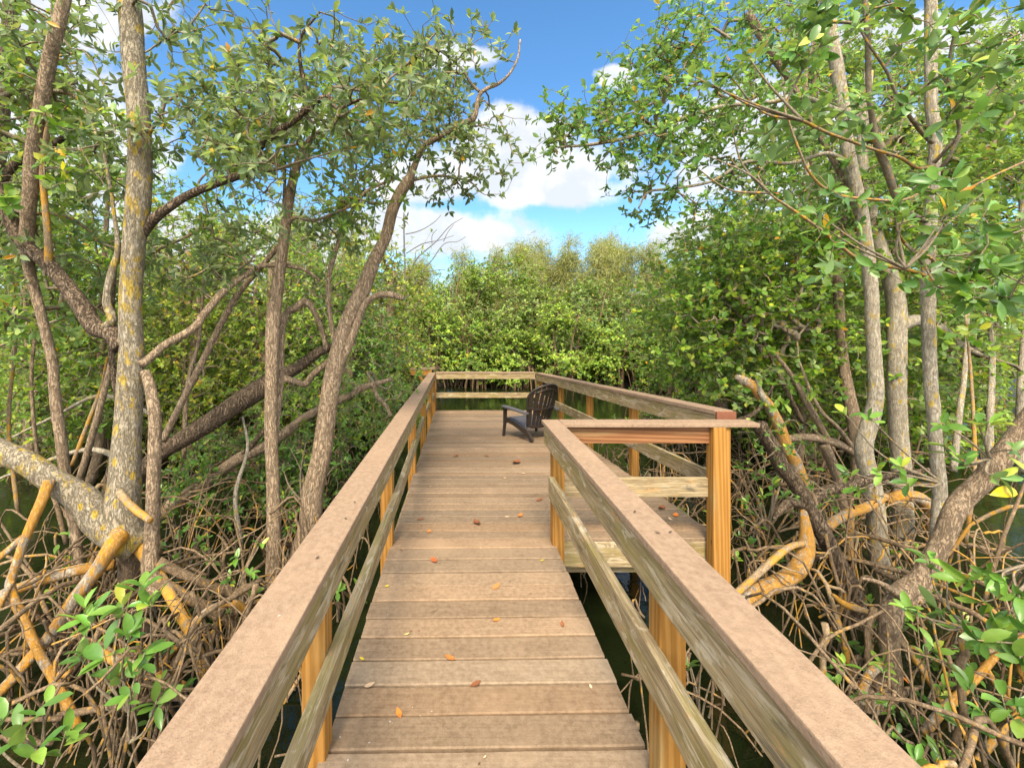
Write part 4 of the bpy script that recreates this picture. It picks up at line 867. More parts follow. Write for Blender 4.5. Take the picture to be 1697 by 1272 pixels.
tree('mangrove_limb_root', 'thick orange lichen crusted root arching over the water by the right cap rail', 'prop root', [
    ('trunk', 'orange', [(1210, 1030, 3.1, 30), (1238, 990, 3.2, 32), (1262, 974, 3.25, 32), (1290, 966, 3.3, 32), (1322, 942, 3.35, 34), (1338, 905, 3.4, 32), (1334, 860, 3.45, 18), (1330, 842, 3.5, 12)]),
    ('branch', 'tan', [(1336, 900, 3.4, 12), (1310, 905, 3.3, 13), (1280, 930, 3.2, 14), (1240, 965, 3.15, 13), (1200, 1000, 3.1, 12)])])
tree('sawn_tree', 'brown fissured trunk with a sawn off round end, leaning in from the right', 'sawn tree', [
    ('trunk', 'dark', [(1436, 1130, 3.5, 44), (1428, 1060, 3.5, 44), (1412, 987, 3.5, 42), (1388, 930, 3.5, 38), (1356, 869, 3.5, 32), (1338, 835, 3.5, 30), (1318, 800, 3.5, 29), (1298, 770, 3.5, 29), (1283, 748, 3.5, 28), (1268, 722, 3.5, 27), (1258, 702, 3.5, 26)]),
    ('branch', 'dark', [(1330, 835, 3.5, 22), (1310, 832, 3.45, 18), (1292, 845, 3.4, 13), (1282, 860, 3.4, 6)]),
    ('limb', 'dark', [(1345, 830, 3.55, 20), (1370, 812, 3.6, 22), (1400, 806, 3.6, 20), (1440, 795, 3.6, 17), (1490, 785, 3.6, 13), (1560, 775, 3.5, 9)])],
    [(1285, 725, 22, 22, 3.4, 3.6, 16), (1300, 770, 20, 20, 3.35, 3.5, 8), (1320, 800, 16, 14, 3.4, 3.5, 5)], 'deep', .035, .5, 6, 1)
tree('dead_tree', 'white and orange lichen covered dead trunk with a broken tip beside the platform post', 'dead tree', [
    ('trunk', 'orange', [(1345, 840, 3.9, 26), (1330, 800, 3.9, 26), (1318, 765, 3.9, 26), (1304, 740, 3.9, 24), (1290, 704, 3.9, 22), (1276, 675, 3.9, 20), (1262, 656, 3.9, 20), (1248, 640, 3.9, 20), (1232, 629, 3.9, 18), (1220, 624, 3.9, 10)]),
    ('branch', 'pale', [(1282, 690, 3.9, 14), (1268, 664, 3.85, 12), (1260, 648, 3.85, 10), (1256, 632, 3.85, 5)])],
    [(1245, 640, 30, 20, 3.8, 4.2, 8)], 'green', .06, .5, 6, 1)
tree('fallen_tree', 'grey bough lying across behind the dead lichen trunk on the right', 'fallen tree', [
    ('trunk', 'brown', [(1300, 728, 4.8, 15), (1340, 724, 4.8, 17), (1380, 732, 4.8, 19), (1410, 746, 4.8, 18), (1440, 770, 4.8, 16), (1470, 800, 4.8, 14)]),
    ('branch', 'brown', [(1372, 728, 4.8, 13), (1350, 690, 4.8, 13), (1330, 655, 4.8, 11), (1310, 620, 4.8, 9), (1280, 580, 4.8, 6)]),
    ('branch', 'brown', [(1420, 752, 4.8, 10), (1390, 710, 4.7, 9), (1360, 680, 4.7, 8), (1340, 640, 4.7, 6), (1325, 600, 4.7, 4)]),
    ('branch', 'brown', [(1365, 735, 4.8, 20), (1380, 770, 4.8, 20), (1392, 810, 4.8, 18), (1400, 860, 4.8, 18)])])
tree('mangrove_limb_root', 'orange lichened root slanting up from the bottom edge in the lower right corner', 'prop root', [
    ('trunk', 'orange', [(1530, 1215, 2.4, 20), (1558, 1180, 2.45, 19), (1590, 1148, 2.5, 18), (1625, 1115, 2.5, 17), (1655, 1085, 2.5, 16), (1690, 1060, 2.5, 15), (1740, 1030, 2.5, 14)]),
    ('branch', 'tan', [(1630, 1100, 2.52, 14), (1660, 1150, 2.5, 14), (1700, 1200, 2.45, 13), (1740, 1260, 2.4, 12)])])
RST = [((1580, 780), (1590, 690), (1600, 600), (1605, 480), 14, 4.6, 'pale', 'pale slim stem between the slender trunk and the right edge'),
       ((1640, 800), (1640, 700), (1645, 600), (1640, 520), 16, 4.8, 'pale', 'pale upright stem second from the right edge'),
       ((1690, 780), (1690, 650), (1700, 500), (1690, 300), 18, 5.2, 'pale', 'pale upright stem at the very right edge'),
       ((1600, 900), (1615, 780), (1610, 640), (1600, 520), 9, 4.0, 'tan', 'tan crooked stem right of the slender trunk'),
       ((1330, 700), (1300, 640), (1260, 560), (1200, 500), 9, 5.0, 'dark', 'thin dark stem slanting left behind the broken dead trunk'),
       ((1310, 380), (1340, 300), (1310, 200), (1290, 70), 12, 5.4, 'pale', 'pale stem high up behind the fine branches of the right crown'),
       ((1210, 700), (1240, 690), (1262, 672), (1280, 640), 10, 4.6, 'dark', 'dark curved twig stem just right of the red end board'),
       ((1630, 1000), (1660, 900), (1690, 820), (1720, 740), 10, 3.6, 'root', 'brown stem slanting to the right edge among the roots')]
for a, b, c, d, wd, Y, mt, lab in RST:
    tree('mangrove_sapling', lab, 'sapling', [('trunk', mt, [(*a, Y, wd), (*b, Y, wd * .9), (*c, Y + .1, wd * .75), (*d, Y + .1, wd * .45)])],
         [(d[0], d[1], 50, 45, Y - .2, Y + .6, 14)] if mt != 'root' else (), 'green', .09, .5, 6, 1, group='thin stems in the right undergrowth')
G4 = 'leafy mangroves on the far right bank'
for a in [
    ('green round leaved mangrove bulging over the water right of the platform', 1200, 700, 7.0, 24, -10, [(1150, 490, 80, 70, 6.4, 8, 170), (1230, 560, 110, 80, 6.4, 8, 210), (1180, 620, 80, 40, 6.6, 7.8, 110), (1290, 430, 90, 70, 6.6, 8, 150)], 'bright', .085, G4),
    ('mangrove behind the torn trunk with dark low leaves', 1320, 780, 6.4, 20, 20, [(1330, 640, 110, 70, 6, 7.4, 260), (1300, 720, 70, 30, 6, 7, 60), (1380, 540, 100, 80, 6, 7.4, 230)], 'green', .085, G4),
    ('tall mangrove high behind the leaning grey trunk', 1340, 760, 8.0, 26, 10, [(1330, 330, 120, 90, 7.4, 9, 300), (1230, 400, 90, 60, 7.4, 9, 200), (1380, 200, 110, 120, 7.4, 9, 320), (1350, 60, 120, 100, 7.4, 9, 220)], 'green', .09, G4),
    ('dense mangrove far behind the broad smooth trunk', 1500, 780, 8.0, 24, 0, [(1500, 200, 120, 150, 7.4, 9, 360), (1500, 420, 110, 100, 7.2, 9, 330), (1490, 600, 110, 90, 7, 8.6, 300), (1480, 720, 100, 40, 7, 8, 90)], 'green', .09, G4),
    ('dense mangrove far back along the right edge', 1650, 780, 7.4, 24, 0, [(1660, 180, 100, 140, 7, 8.4, 330), (1650, 380, 110, 120, 6.6, 8.4, 340), (1640, 580, 110, 100, 6.6, 8.2, 320), (1640, 720, 100, 50, 6.6, 7.8, 130)], 'bright', .09, G4),
    ('pale yellow green mangrove deep in the right grove', 1420, 740, 12, 26, 10, [(1400, 450, 150, 100, 11, 13, 330), (1420, 600, 150, 80, 11, 13, 330), (1560, 520, 130, 110, 11, 13, 330)], 'bright', .1, G4),
    ('dark mangrove at the right end of the creek opening', 1180, 680, 11, 24, 10, [(1190, 540, 60, 60, 10, 12, 200), (1230, 620, 90, 40, 10, 12, 230), (1250, 470, 80, 60, 10, 12, 220)], 'deep', .1, G4)]:
    bank_tree(*a)

# ------------------------------------------------------------------ far bank across the creek
def dome_tips(x, y, z0, h, wd, n, lumps):
    """twig tips on many small rounded pads over an uneven dome"""
    a = rng.uniform(0, 2 * math.pi, lumps); e = np.arcsin(rng.uniform(-.45, 1, lumps)); rr = rng.uniform(.72, 1.06, lumps)
    c = np.stack([x + wd * rr * np.cos(a) * np.cos(e), y + wd * .8 * rr * np.sin(a) * np.cos(e), z0 + h * .34 + h * .60 * rr * np.sin(e)], 1)
    s = wd * .15 + .12; i = rng.integers(0, lumps, n); g = rng.normal(0, 1, (n, 3)) * [s, s, s * .55]
    p = c[i] + g; lobe = rng.uniform(.62, 1.32, lumps)[i]
    return p, lobe
def far_tree(label, x, y, h, wd, pal, n=900, L=.17, name='mangrove_tree', group='mangroves along the far bank'):
    z0 = -.75; root = empty(name, (x, y, z0), label, 'mangrove tree', group)
    tips, lobe = dome_tips(x, y, z0, h, wd, n, int(26 + wd * 9))
    tips = tips[tips[:, 2] > WZ + .05] if True else tips; lobe = lobe[:len(tips)]
    T = Tubes(); nodes = []
    for q in range(4):
        a = q * 1.6 + rng.uniform(0, 1); P = smoothpath([(x + .25 * math.cos(a), y + .2 * math.sin(a), z0 - .4), (x + .4 * math.cos(a), y + .35 * math.sin(a), z0 + h * .25), (x + wd * .45 * math.cos(a), y + wd * .4 * math.sin(a), z0 + h * .55), (x + wd * .55 * math.cos(a + .3), y + wd * .45 * math.sin(a + .3), z0 + h * .82)], 5)
        T.add(P, np.linspace(.085, .02, len(P)), 7, .08); nodes.append(P[4:])
    for q in range(26):
        a = rng.uniform(0, 6.28); r0, r1 = rng.uniform(.1, .5) * wd, rng.uniform(.6, 1.0) * wd
        P = smoothpath([(x + r0 * math.cos(a), y + r0 * math.sin(a) * .8, z0 + rng.uniform(.5, .9)), (x + (r0 + r1) / 2 * math.cos(a), y + (r0 + r1) * .4 * math.sin(a), z0 + rng.uniform(.4, .7)), (x + r1 * math.cos(a), y + r1 * .8 * math.sin(a), z0 - .5)], 4); T.add(P, [.022] * len(P), 5, 0)
    T.build('trunk', M['root'], root)
    paths, axes, nd = grow(np.vstack(nodes), tips, .35, .004, .1)
    W = Tubes()
    for P, r in paths: W.add(P, r, 4, 0, False)
    out = tips - [x, y, z0 + h * .3]; axes = unit(out) + [0, 0, .9]
    rosettes('crown', tips, axes, 8, L, .52, pal, M['far'], root, 1 if y < 18.2 else 2, (25, 95), lobe[:len(tips)], (W, M['twig']))
FB = [(-9.8, 17.5, 4.0, 1.7, 'green', 'green mangrove on the far bank, seen through the left trees'), (-6.9, 17.9, 3.6, 1.6, 'bright', 'yellow green mangrove on the far bank, behind the slim straight trunk'),
      (-4.2, 18.0, 3.7, 1.5, 'green', 'mangrove on the far bank behind the leaning trunk'), (-1.3, 17.7, 4.0, 1.35, 'bright', 'bright low mangrove on the far bank above the far left railing corner'),
      (.75, 17.5, 3.1, 1.15, 'green', 'small mangrove on the far bank directly above the far railing'), (2.5, 17.2, 2.5, 1.2, 'bright', 'lime green low mangrove on the far bank right above the chair'),
      (4.4, 17.4, 3.5, 1.4, 'bright', 'bright round mangrove on the far bank right of the chair'), (6.6, 17.3, 2.7, 1.4, 'bright', 'low spreading bright mangrove on the far bank over the slanting railing'),
      (8.5, 17.6, 3.5, 1.5, 'green', 'mangrove on the far bank where the right trees begin'), (11.2, 17.6, 4.0, 1.8, 'green', 'mangrove on the far bank half hidden by the round leaved tree'), (14.3, 17.8, 4.2, 1.9, 'green', 'mangrove on the far bank seen through the right trunks'),
      (.2, 20.6, 6.0, 2.0, 'bright', 'tall bright mangrove behind the front row at the left of the creek opening'), (2.9, 20.9, 6.1, 2.1, 'bright', 'tallest bright mangrove in the middle of the far bank'),
      (-3.0, 21.0, 5.7, 2.0, 'yellow', 'tall yellowish mangrove behind the front row on the left'), (6.4, 21.2, 5.0, 1.9, 'green', 'medium mangrove behind the front row right of the middle'), (9.4, 21.2, 5.0, 2.0, 'green', 'tall mangrove behind the front row on the right'),
      (-7.0, 21.5, 5.4, 2.2, 'green', 'tall mangrove behind the front row far to the left'), (13.2, 21.5, 5.2, 2.2, 'green', 'tall mangrove behind the front row far to the right')]
FB += [(-5.2, 12.2, 3.3, 1.5, 'bright', 'bright bushy mangrove in the left grove seen between spotted and slim trunks'), (-8.2, 12.8, 3.4, 1.7, 'green', 'bushy mangrove in the left grove left of the spotted trunk'),
       (-11.5, 12.5, 3.6, 1.8, 'bright', 'bright bushy mangrove in the left grove at the far left edge'), (-3.6, 14.6, 3.4, 1.4, 'bright', 'bright bushy mangrove over the water behind the leaning trunk'), (-6.6, 15.4, 4.4, 1.7, 'yellow', 'yellowish bushy mangrove deep in the left grove'), (-10, 15.6, 4.6, 1.9, 'green', 'tall bushy mangrove deep in the left grove'),
       (8.6, 12.6, 3.6, 1.5, 'bright', 'bright bushy mangrove deep in the right grove behind the broken trunk'), (11.2, 12.4, 4.0, 1.7, 'green', 'bushy mangrove deep in the right grove behind the broad trunk'), (14.2, 12.8, 4.2, 1.9, 'bright', 'bright bushy mangrove deep in the right grove at the right edge'), (8.3, 15.2, 3.8, 1.4, 'green', 'bushy mangrove over the water at the right end of the creek')]
FB += [(-2.5, 10.2, 2.5, 1.0, 'bright', 'low bright bush over the water just left of the platform rail'), (-3.9, 8.6, 2.5, 1.0, 'green', 'bushy green mangrove low behind the slim straight trunk'), (-5.5, 9.6, 3.0, 1.3, 'bright', 'bushy bright mangrove under the curved bough right of the spotted trunk'),
       (-7.6, 8.8, 3.1, 1.3, 'green', 'bushy green mangrove low behind the thick spotted trunk'), (-9.6, 9.6, 3.4, 1.5, 'bright', 'bushy bright mangrove low at the far left behind the lichen limb'),
       (5.2, 9.4, 2.6, 1.0, 'green', 'low green bush behind the sawn trunk'), (7.0, 8.9, 3.2, 1.2, 'bright', 'bushy bright mangrove between the right hand trunks'), (9.4, 9.2, 3.3, 1.4, 'green', 'bushy green mangrove low at the right edge behind the pale stems')]
for x, y, h, wd, pal, lab in FB: far_tree(lab, x, y, h, wd, pal, int((900 if y < 19 else 1050) * wd), .10 if y < 11 else .125 if y < 19 else .15)

# feathery casuarinas behind
def casuarina(label, x, y, h, wd, n=2600):
    z0 = -.5; root = empty('casuarina_tree', (x, y, z0), label, 'casuarina tree', 'feathery trees behind the far mangroves')
    T = Tubes(); stems = []
    for q in range(4):
        hh = h * (1 if q == 0 else rng.uniform(.72, .97)); a = rng.uniform(0, 6.28); o_ = 0 if q == 0 else rng.uniform(.5, 1.1)
        P = smoothpath([(x, y, z0 - .3), (x + o_ * .5 * math.cos(a), y + o_ * .5 * math.sin(a), z0 + hh * .45), (x + o_ * 1.2 * math.cos(a) + rng.normal(0, .2), y + o_ * math.sin(a), z0 + hh)], 8); stems.append(P)
        T.add(P, np.linspace(.12, .015, len(P)), 7, .06)
    T.build('trunk', M['brown'], root)
    W = Tubes(); base = []; nb = 90; n = 4600
    for b in range(nb):
        P = stems[b % 4]; u = rng.uniform(.25, 1.0); i = min(len(P) - 1, int(u * (len(P) - 1))); a = rng.uniform(0, 6.28); ln = wd * (1.1 - .9 * u) * rng.uniform(.25, 1.2)
        p0 = P[i]; tip = p0 + [ln * math.cos(a), ln * math.sin(a), ln * rng.uniform(.1, .8)]
        q = smoothpath([p0, (p0 + tip) / 2 + [0, 0, -.08 * ln], tip], 5); W.add(q, np.linspace(.03, .006, len(q)), 4, 0, False)
        m_ = n // nb; t = rng.uniform(.2, 1.1, m_)[:, None]; base.append(p0 * (1 - t) + tip * t + rng.normal(0, .16 + .06 * wd, (m_, 3)))
    base = np.vstack(base); N = len(base); k = 4
    bb = np.repeat(base, k, 0) + rng.normal(0, .07, (N * k, 3)); d = rng.normal(0, .55, (N * k, 3)); d[:, 2] -= .45
    Ls = rng.uniform(.28, .62, N * k); c = pick('casu', N * k) * np.repeat(rng.uniform(.75, 1.2, N), k)[:, None]
    leaves('crown', bb, d, rng.normal(size=(N * k, 3)), Ls, np.full(N * k, .024), c, M['far'], root, 2, (W, M['twig']))
CAS = [(-15, 25, 9.6, 'tall feathery casuarina high behind the left trees'), (-11.2, 27, 10.5, 'feathery casuarina showing in the left sky gap'), (-7.4, 27, 8.4, 'feathery casuarina behind the leaning trunk'),
       (-2.6, 25.5, 6.6, 'low casuarina at the left end of the far olive trees'), (.2, 26, 6.9, 'olive casuarina just left of the tallest bright mangrove'), (2.2, 27, 7.2, 'olive casuarina rising above the tallest bright mangrove'), (3.6, 25.4, 7.3, 'rounded olive casuarina in the middle of the far treeline'),
       (5.2, 27.2, 7.9, 'feathery casuarina with a thin tip in the middle of the far treeline'), (6.8, 26, 8.1, 'highest olive casuarina of the far treeline'), (8.3, 25.2, 7.3, 'olive casuarina right of the highest one'), (9.8, 26.8, 8.3, 'pale olive casuarina second right of the highest one'), (4.4, 28.5, 8.0, 'farthest casuarina, its crown closing the gap in the middle of the treeline'), (2.9, 28.8, 7.4, 'farthest casuarina behind the left half of the bright mangroves'), (11.8, 25.6, 7.7, 'yellowish casuarina where the right trees cover the treeline'),
       (14.8, 26.5, 8.5, 'casuarina hidden mostly by the right mangroves'), (19, 27, 9, 'casuarina far off behind the right trunks'), (-19.5, 26, 9, 'casuarina far off at the left edge')]
for x, y, h, lab in CAS: casuarina(lab, x, y, h, rng.uniform(2.1, 2.7))

# bare dead tree beside the far bank, dead grey shrub at the water's edge
tree('dead_tree', 'bare dark leafless branches against the cloud, left of the far treeline', 'dead tree', [
    ('trunk', 'dead', [(676, 640, 12, 3.9), (673, 540, 12, 3.9), (671, 450, 12, 3.3), (670, 406, 12, 2.8), (669, 352, 12, 2.2)]),
    ('branch', 'dead', [(671, 470, 12, 2.8), (690, 430, 12, 2.2), (722, 401, 12, 1.7), (745, 375, 12, 1.3), (767, 361, 12, 0.9)]),
    ('branch', 'dead', [(672, 388, 12, 1.7), (690, 384, 12, 1.7), (706, 377, 12, 1.3), (722, 366, 12, 1.1), (731, 356, 12, 0.8)]),
    ('branch', 'dead', [(673, 420, 12, 1.7), (700, 404, 12, 1.7), (728, 398, 12, 1.1), (752, 390, 12, 0.8)]),
    ('branch', 'dead', [(672, 500, 12, 2.8), (695, 457, 12, 2.2), (715, 432, 12, 1.7), (736, 404, 12, 1.3), (758, 400, 12, 1.0), (772, 392, 12, 0.8)]),
    ('branch', 'dead', [(700, 450, 12, 1.7), (720, 448, 12, 1.3), (738, 446, 12, 1.1)]),
    ('branch', 'dead', [(735, 400, 12, 1.3), (742, 385, 12, 1.1), (752, 372, 12, 0.8)]), ('branch', 'dead', [(716, 404, 12, 1.3), (716, 390, 12, 1.1), (724, 380, 12, 0.8)])])
def dead_shrub():
    b = at(1115, 645, 15.6); root = empty('dead_shrub', b, 'bleached leafless shrub at the waterline of the far bank, right of the chair', 'dead shrub'); T = Tubes()
    for i in range(60):
        a = rng.uniform(0, 6.28); e = rng.uniform(.3, 1.4); l = rng.uniform(.5, 1.1); t = b + l * np.array([math.cos(a) * math.cos(e), .5 * math.sin(a), math.sin(e)])
        T.add(smoothpath([b + rng.normal(0, .05, 3), (b + t) / 2 + rng.normal(0, .08, 3), t], 4), np.linspace(.012, .004, 9), 4, 0, False)
        for q in range(2): s_ = b + (t - b) * rng.uniform(.4, .9); T.add(np.array([s_, s_ + rng.normal(0, .13, 3) + [0, 0, .08]]), [.005, .003], 4, 0, False)
    T.build('branch', M['pale'], root)
dead_shrub()

# ------------------------------------------------------------------ tangled prop roots standing in the water
def tangle(name, label, n, xr, yr, mats, keep, rscale=1.0, zmax=.75):
    T = Tubes()
    for i in range(n):
        for _ in range(30):
            x, y = rng.uniform(*xr), rng.uniform(*yr)
            if keep(x, y): break
        a = rng.uniform(0, 6.28); ln = rng.uniform(.35, 1.5); z1 = WZ + rng.uniform(.15, zmax) * (1 if rng.random() < .8 else 1.5)
        kind = rng.random(); ex, ey = x + ln * math.cos(a), y + ln * math.sin(a)
        if not keep(ex, ey) or not keep((x + ex) / 2, (y + ey) / 2): ex, ey = x + .25 * math.cos(a), y + .25 * math.sin(a); ln = .25
        mid = np.array([(x + ex) / 2, (y + ey) / 2, 0]) + rng.normal(0, .08, 3)
        if kind < .55: pts = [(x, y, z1), (*mid[:2], z1 - rng.uniform(-.08, .12)), (ex, ey, WZ - .35)]        # arch
        elif kind < .8: pts = [(x, y, WZ - .3), (*mid[:2], z1 * .6 + WZ * .4 + .2), (ex, ey, z1 + rng.uniform(-.2, .2))]
        else: pts = [(x, y, z1), (x + rng.normal(0, .05), y + rng.normal(0, .05), (z1 + WZ) / 2), (x + rng.normal(0, .1), y + rng.normal(0, .1), WZ - .4)]
        r = rng.choice([.005, .0075, .011, .018], p=[.3, .35, .25, .1]) * rscale
        S = smoothpath(pts, 5); S[1:-1] += rng.normal(0, .006, (len(S) - 2, 3)); T.add(S, np.linspace(r * 1.15, r * .6, len(S)), 6, .05)
        if rng.random() < .4:
            i0 = rng.integers(2, len(S) - 2); p = S[i0]; T.add(smoothpath([p, p + [rng.normal(0, .12), rng.normal(0, .12), -.12], [p[0] + rng.normal(0, .25), p[1] + rng.normal(0, .25), WZ - .3]], 4), [r * .7] * 9, 5, .04)
    o = T.build(name, M[mats]); tag(o, label, 'root tangle', kind='stuff')
tangle('root_tangle', 'tangle of thin brown prop roots in black water left of the walkway', 220, (-4.6, -.95), (1.9, 6.2), 'root', lambda x, y: x < -.85 - .03 * y and y > 1.7)
tangle('root_tangle', 'tangle of tan prop roots in black water left of the walkway', 50, (-4.4, -.95), (1.9, 5.5), 'tan', lambda x, y: x < -.85 - .03 * y and y > 1.7)
tangle('root_tangle', 'dense tangle of thin brown prop roots right of the walkway and platform', 430, (.95, 5.6), (1.5, 7.0), 'root', lambda x, y: y > 1.4 and (x > 2.25 or (x > 1.0 and y < 2.85)) and x > .95 + .1 * max(0, 2.2 - y))
tangle('root_tangle', 'tangle of tan prop roots right of the walkway and platform', 110, (1.1, 5.6), (1.5, 6.5), 'tan', lambda x, y: y > 1.5 and (x > 2.3 or (x > 1.25 and y < 2.8)))
tangle('root_tangle', 'fine brown roots close beside the left cap rail in black water', 130, (-3.4, -.95), (1.9, 3.7), 'root', lambda x, y: x < -.9 and y > 1.8)
tangle('root_tangle', 'fine dark roots under the near side of the platform', 36, (.8, 2.2), (2.6, 4.6), 'root', lambda x, y: .75 < x < 2.4 and y > 2.5, .8, .4)
tangle('root_tangle', 'dark prop roots along the waterline of the left grove', 200, (-9, -1.2), (6.5, 13), 'root', lambda x, y: x < -1.4 - (y - 6) * .05, 1.3, .9)
tangle('root_tangle', 'dark prop roots along the waterline of the right grove', 220, (2.6, 11), (6.5, 14), 'root', lambda x, y: x > 2.6 + max(0, y - 7.5) * .55, 1.3, .9)
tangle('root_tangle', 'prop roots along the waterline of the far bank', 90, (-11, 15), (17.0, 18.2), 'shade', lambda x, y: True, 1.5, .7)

# ------------------------------------------------------------------ young mangroves and leafy sprays in the foreground
def seedling(label, foot, tipsl, L=.11, pal='rosette', k=8, name='mangrove_seedling', mt='twig', w0=5, group=None, ratio=.40, spread=(15, 80)):
    p0 = at(*foot); root = empty(name, p0, label, 'young mangrove', group); T = Tubes(); tips = []; ax = []
    for t in tipsl:
        q = at(*t); m_ = (p0 + q) / 2 + rng.normal(0, .03, 3) + [0, 0, -.02]; S = smoothpath([p0, m_, q], 6); T.add(S, np.linspace(w0 * .5 * foot[2] / F, .0028, len(S)), 6, 0)
        tips.append(q); ax.append(unit(q - m_) + [0, 0, .55]); 
    T.build('stem', M[mt], root)
    rosettes('crown', np.array(tips), np.array(ax), k, L, ratio, pal, M['glossy'], root, 0, spread)
SD = 'young mangroves growing beside the railings'
seedling('young mangrove with big glossy leaves at the bottom left, beside the orange roots', (215, 1180, 2.15), [(150, 1030, 2.2), (205, 1000, 2.15), (235, 965, 2.2), (170, 1075, 2.1), (215, 1050, 2.05), (140, 1010, 2.25), (250, 990, 2.2), (190, 1120, 2.1), (130, 1080, 2.15)], .125, 'rosette', 7, group=SD)
seedling('young mangrove with upright leaves between bottom left roots and the cap rail', (215, 1230, 2.05), [(225, 1110, 2.05), (215, 1150, 2.0), (260, 1160, 2.0), (240, 1080, 2.1)], .11, 'rosette', 6, group=SD)
seedling('broad leaved young mangrove in the very bottom left corner', (60, 1290, 1.9), [(70, 1170, 1.9), (30, 1215, 1.85), (110, 1210, 1.9), (60, 1240, 1.85), (0, 1190, 1.9)], .12, 'rosette', 6, group=SD)
seedling('small dark leaved mangrove sprout beside the foot of the slim straight trunk', (400, 1010, 3.0), [(390, 920, 3.0), (415, 950, 3.0), (432, 900, 3.1), (380, 960, 2.95), (420, 985, 2.9)], .075, 'deep', 6, group=SD)
seedling('young mangrove sprays among roots below the fissured trunk', (300, 960, 3.6), [(275, 905, 3.6), (300, 880, 3.6), (330, 895, 3.6), (290, 930, 3.5), (345, 930, 3.5)], .09, 'rosette', 6, group=SD)
seedling('dark leaved sprout between the slim straight trunk and the leaning trunk', (500, 830, 4.6), [(480, 740, 4.6), (510, 720, 4.6), (540, 735, 4.6), (470, 780, 4.6), (520, 765, 4.6), (555, 770, 4.6)], .095, 'deep', 6, group=SD)
RS = 'leafy mangrove sprays at the right edge'
seedling('big leaved spray in front of the forked trunk at the lower right', (1600, 1040, 2.3), [(1540, 925, 2.45), (1520, 1010, 2.4), (1500, 1005, 2.45), (1555, 1010, 2.4), (1570, 950, 2.4)], .105, 'rosette', 7, 'mangrove_spray', group=RS)
seedling('big leaved spray beside the yellow leaf at the right edge', (1720, 930, 2.2), [(1640, 950, 2.2), (1670, 1020, 2.15), (1620, 1000, 2.2), (1600, 960, 2.25), (1660, 960, 2.15), (1690, 990, 2.1)], .12, 'rosette', 7, 'mangrove_spray', group=RS)
seedling('long leaved spray hanging lowest at the right edge', (1740, 1060, 2.1), [(1660, 1075, 2.1), (1640, 1050, 2.15), (1690, 1090, 2.05), (1620, 1060, 2.1)], .13, 'rosette', 6, 'mangrove_spray', group=RS)
seedling('spray of pale green leaves in front of the thick rising limb', (1640, 760, 2.3), [(1560, 700, 2.3), (1640, 700, 2.25), (1680, 745, 2.2), (1600, 760, 2.3), (1620, 700, 2.3), (1660, 790, 2.2), (1570, 740, 2.35)], .095, 'rosette', 7, 'mangrove_spray', group=RS)
seedling('spray of leaves beside the slender trunk just above the sawn trunk', (1560, 800, 2.9), [(1400, 685, 2.9), (1440, 690, 2.9), (1455, 780, 2.85), (1490, 770, 2.85), (1500, 800, 2.8), (1420, 810, 2.9), (1400, 780, 3.0)], .09, 'rosette', 7, 'mangrove_spray', group=RS)
seedling('young mangrove with narrow upright leaves in the bottom right corner', (1680, 1290, 2.1), [(1640, 1190, 2.1), (1600, 1130, 2.15), (1660, 1150, 2.1), (1690, 1180, 2.05), (1620, 1200, 2.1), (1580, 1190, 2.2)], .11, 'rosette', 6, group=SD)
seedling('small mangrove sprout below the sawn trunk among roots', (1420, 1170, 3.0), [(1400, 1060, 3.0), (1425, 1075, 3.0), (1395, 1100, 3.0), (1440, 1120, 2.95), (1410, 1130, 2.95)], .085, 'deep', 6, group=SD)
seedling('low sprout right by the cap rail at the bottom', (1500, 1260, 2.5), [(1480, 1180, 2.5), (1510, 1190, 2.5), (1490, 1215, 2.45), (1525, 1210, 2.45)], .085, 'deep', 6, group=SD)
seedling('dark leafed mangrove bush between platform post and dead lichen trunk', (1270, 880, 4.4), [(1230, 770, 4.4), (1250, 790, 4.4), (1280, 800, 4.3), (1240, 830, 4.3), (1290, 770, 4.4), (1265, 820, 4.3), (1300, 820, 4.3), (1330, 730, 4.6), (1350, 770, 4.5)], .11, 'deep', 7, group=SD)
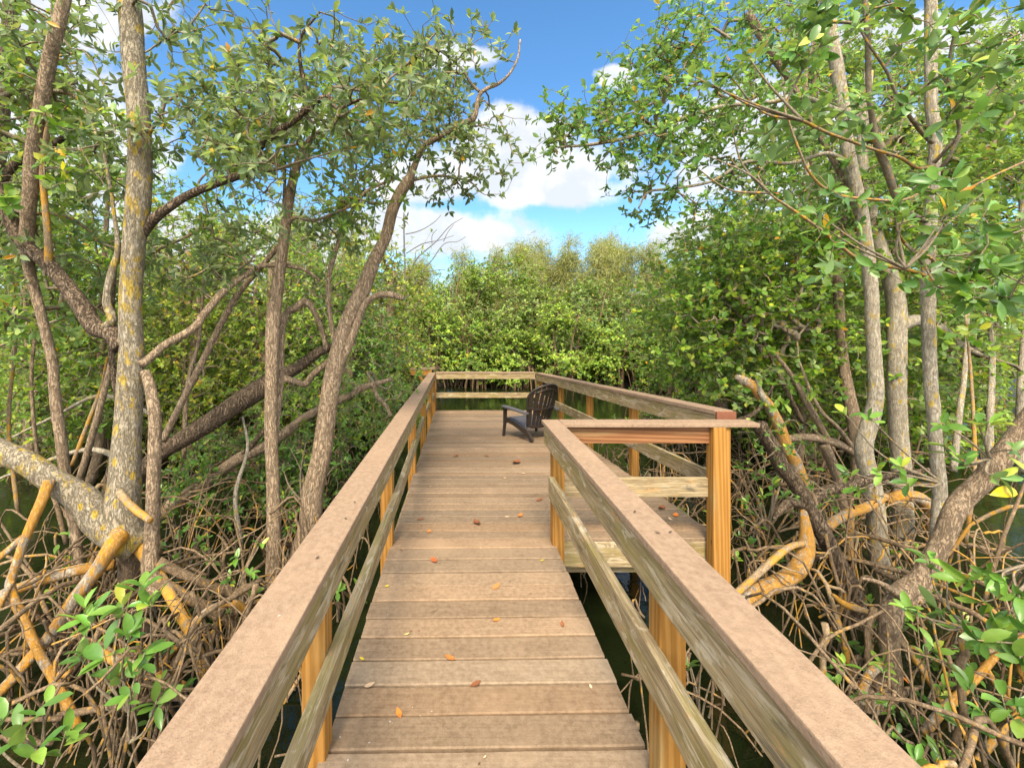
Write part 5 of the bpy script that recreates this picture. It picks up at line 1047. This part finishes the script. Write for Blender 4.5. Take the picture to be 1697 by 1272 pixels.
seedling('large leaved twig drooping over the sky edge at the upper right', (1330, 200, 2.3), [(1205, 120, 2.3), (1180, 140, 2.3), (1240, 95, 2.3), (1145, 125, 2.35)], .10, 'rosette', 6, 'mangrove_spray', group=RS)
seedling('light green leaf twig hanging in the sky right of the cloud', (1275, 320, 2.5), [(1150, 275, 2.5), (1165, 255, 2.5), (1210, 200, 2.45)], .10, 'rosette', 6, 'mangrove_spray', group=RS)
seedling('fan of large leaves in front of the slender trunk at eye height', (1500, 445, 2.4), [(1350, 350, 2.4), (1360, 375, 2.4), (1480, 340, 2.35), (1500, 350, 2.3), (1590, 320, 2.3), (1570, 350, 2.3), (1640, 310, 2.3)], .105, 'rosette', 7, 'mangrove_spray', group=RS)
def sprouts(n, xr, yr, keep, label, group):
    for i in range(n):
        for _ in range(40):
            x, y = rng.uniform(*xr), rng.uniform(*yr)
            if keep(x, y): break
        z = WZ + rng.uniform(.1, .45); px, py = 764 + x * F / y, 541 + (EYE - WZ + .2) * F / y; k = rng.integers(3, 7)
        seedling(label, (px, py, y), [(764 + (x + rng.normal(0, .13)) * F / y, 541 + (EYE - z + rng.normal(0, .12)) * F / y, y + rng.normal(0, .1)) for _ in range(k)], rng.uniform(.06, .1), random.choice(['deep', 'rosette', 'green']), 6, group=group)
sprouts(26, (-3.6, -.95), (2.3, 5.5), lambda x, y: x < -.9 - .04 * y, 'small mangrove sprout among the prop roots left of the walkway', 'mangrove sprouts among the left prop roots')
sprouts(30, (1.2, 5.2), (1.9, 6.0), lambda x, y: x > 2.4 or (x > 1.3 and y < 2.7), 'small mangrove sprout among the prop roots right of the walkway', 'mangrove sprouts among the right prop roots')
def single_leaf(px, py, Y, size, c, label):
    p = at(px, py, Y); o = leaves('yellow_leaf', np.zeros((1, 3)), np.array([[.8, -.2, .3]]), np.array([[.1, -.8, .6]]), np.array([size]), np.array([size * .42]), np.array([c]), M['glossy'], None, 0); o.location = p; tag(o, label, 'leaf')
single_leaf(1640, 820, 2.2, .14, (.62, .45, .02), 'large bright yellow leaf hanging by the thick limb at the right edge')
